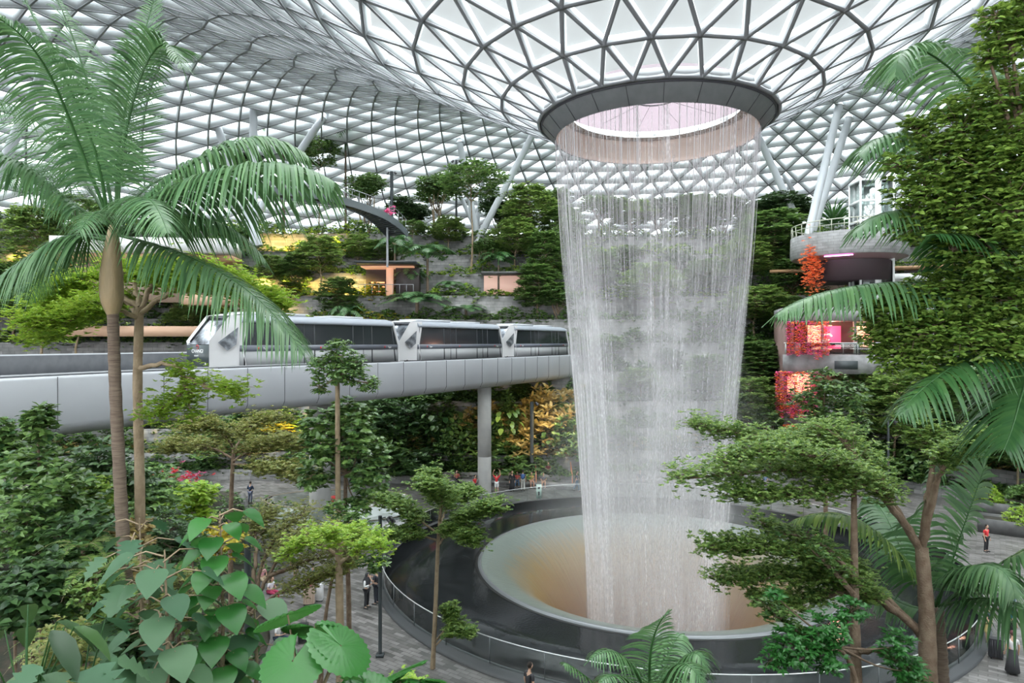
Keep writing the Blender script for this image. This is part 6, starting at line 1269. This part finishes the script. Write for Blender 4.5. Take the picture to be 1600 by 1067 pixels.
# luggage
def suitcase(label, loc, rz, col, sz=(.46,.28,.68), name='suitcase'):
    t = thing(name, loc, rz, label=label, category='luggage'); m = mat('case_%02x%02x' % (int(col[0]*255), int(col[2]*255)), col, .45)
    g = MB(); a = np.linspace(0,2*PI,24,endpoint=False); w, d = sz[0]/2, sz[1]/2
    poly = np.stack([np.sign(np.cos(a))*w*np.abs(np.cos(a))**.35, np.sign(np.sin(a))*d*np.abs(np.sin(a))**.35], -1); g.prism(poly, .07, sz[2]+.07, 2); g.build('shell', m, t)
    g = MB()
    for x in np.linspace(-w*.7, w*.7, 5): g.box((x,-d-.002,.07+sz[2]/2), (.02,.012,sz[2]*.86))
    g.build('ribs', m, t)
    for sx in (-1,1):
        for sy in (-1,1): g = MB(); g.tube([(sx*w*.8-.015,sy*d*.7,.035),(sx*w*.8+.015,sy*d*.7,.035)], .035, 8); g.build('wheel', m_dkg, t)
    g = MB(); g.tube([(-.1,d*.6,sz[2]+.05),(-.1,d*.6,sz[2]+.38),(.1,d*.6,sz[2]+.38),(.1,d*.6,sz[2]+.05)], .012, 6); g.build('pull_handle', m_steel, t); return t
suitcase('big beige suitcase with a pink bag on top, on the left plaza', gp(483,944), .15, (.50,.38,.30), (.52,.36,.78))
suitcase('white suitcase standing right behind the beige one', gp(500,938), .1, (.75,.75,.76), (.3,.4,.74))
bg_ = gp(483,944); o = thing('shoulder_bag', (bg_[0], bg_[1], .86), label='pink bag lying on the beige suitcase', category='bag'); g = MB(); g.ball((0,0,.13), (.24,.16,.13), 12, 8); g.build('bag_body', cmat((.70,.30,.34)), o, smooth=True); g = MB(); g.tube([(-.2,0,.2),(0,-.05,.36),(.2,0,.2)], .015, 5); g.build('strap', cmat((.4,.12,.15)), o)
suitcase('black backpack trolley standing alone above the fan palm', gp(474,1004), .2, (.03,.03,.035), (.42,.28,.72), 'trolley_bag')
suitcase('black suitcase with raised handle between two people, lower right', gp(1556,1028), -.3, (.03,.03,.035), (.48,.3,.72))
# red stroller by the white ring
o = thing('stroller', gp(522,800), .4, label='stroller with a red hood beyond the white ring', category='stroller'); g = MB(); g.ball((0,0,.95), (.34,.34,.26), 12, 8); g.build('hood', cmat((.6,.05,.05)), o, smooth=True)
g = MB(); g.box((0,0,.6),(.45,.6,.25)); g.build('seat', cmat(BK), o); g = MB()
for sx in (-.24,.24): g.tube([(sx,.3,.1),(sx,-.3,.7),(sx,-.5,1.05)], .016, 5); g.tube([(sx,-.3,.1),(sx,.2,.7)], .016, 5)
g.tube([(-.24,-.5,1.05),(.24,-.5,1.05)], .02, 5); g.build('frame', m_steel, o)
for sx in (-.26,.26):
    for sy in (-.3,.3): g = MB(); g.tube([(sx-.02,sy,.1),(sx+.02,sy,.1)], .1, 12); g.build('wheel', m_dkg, o)
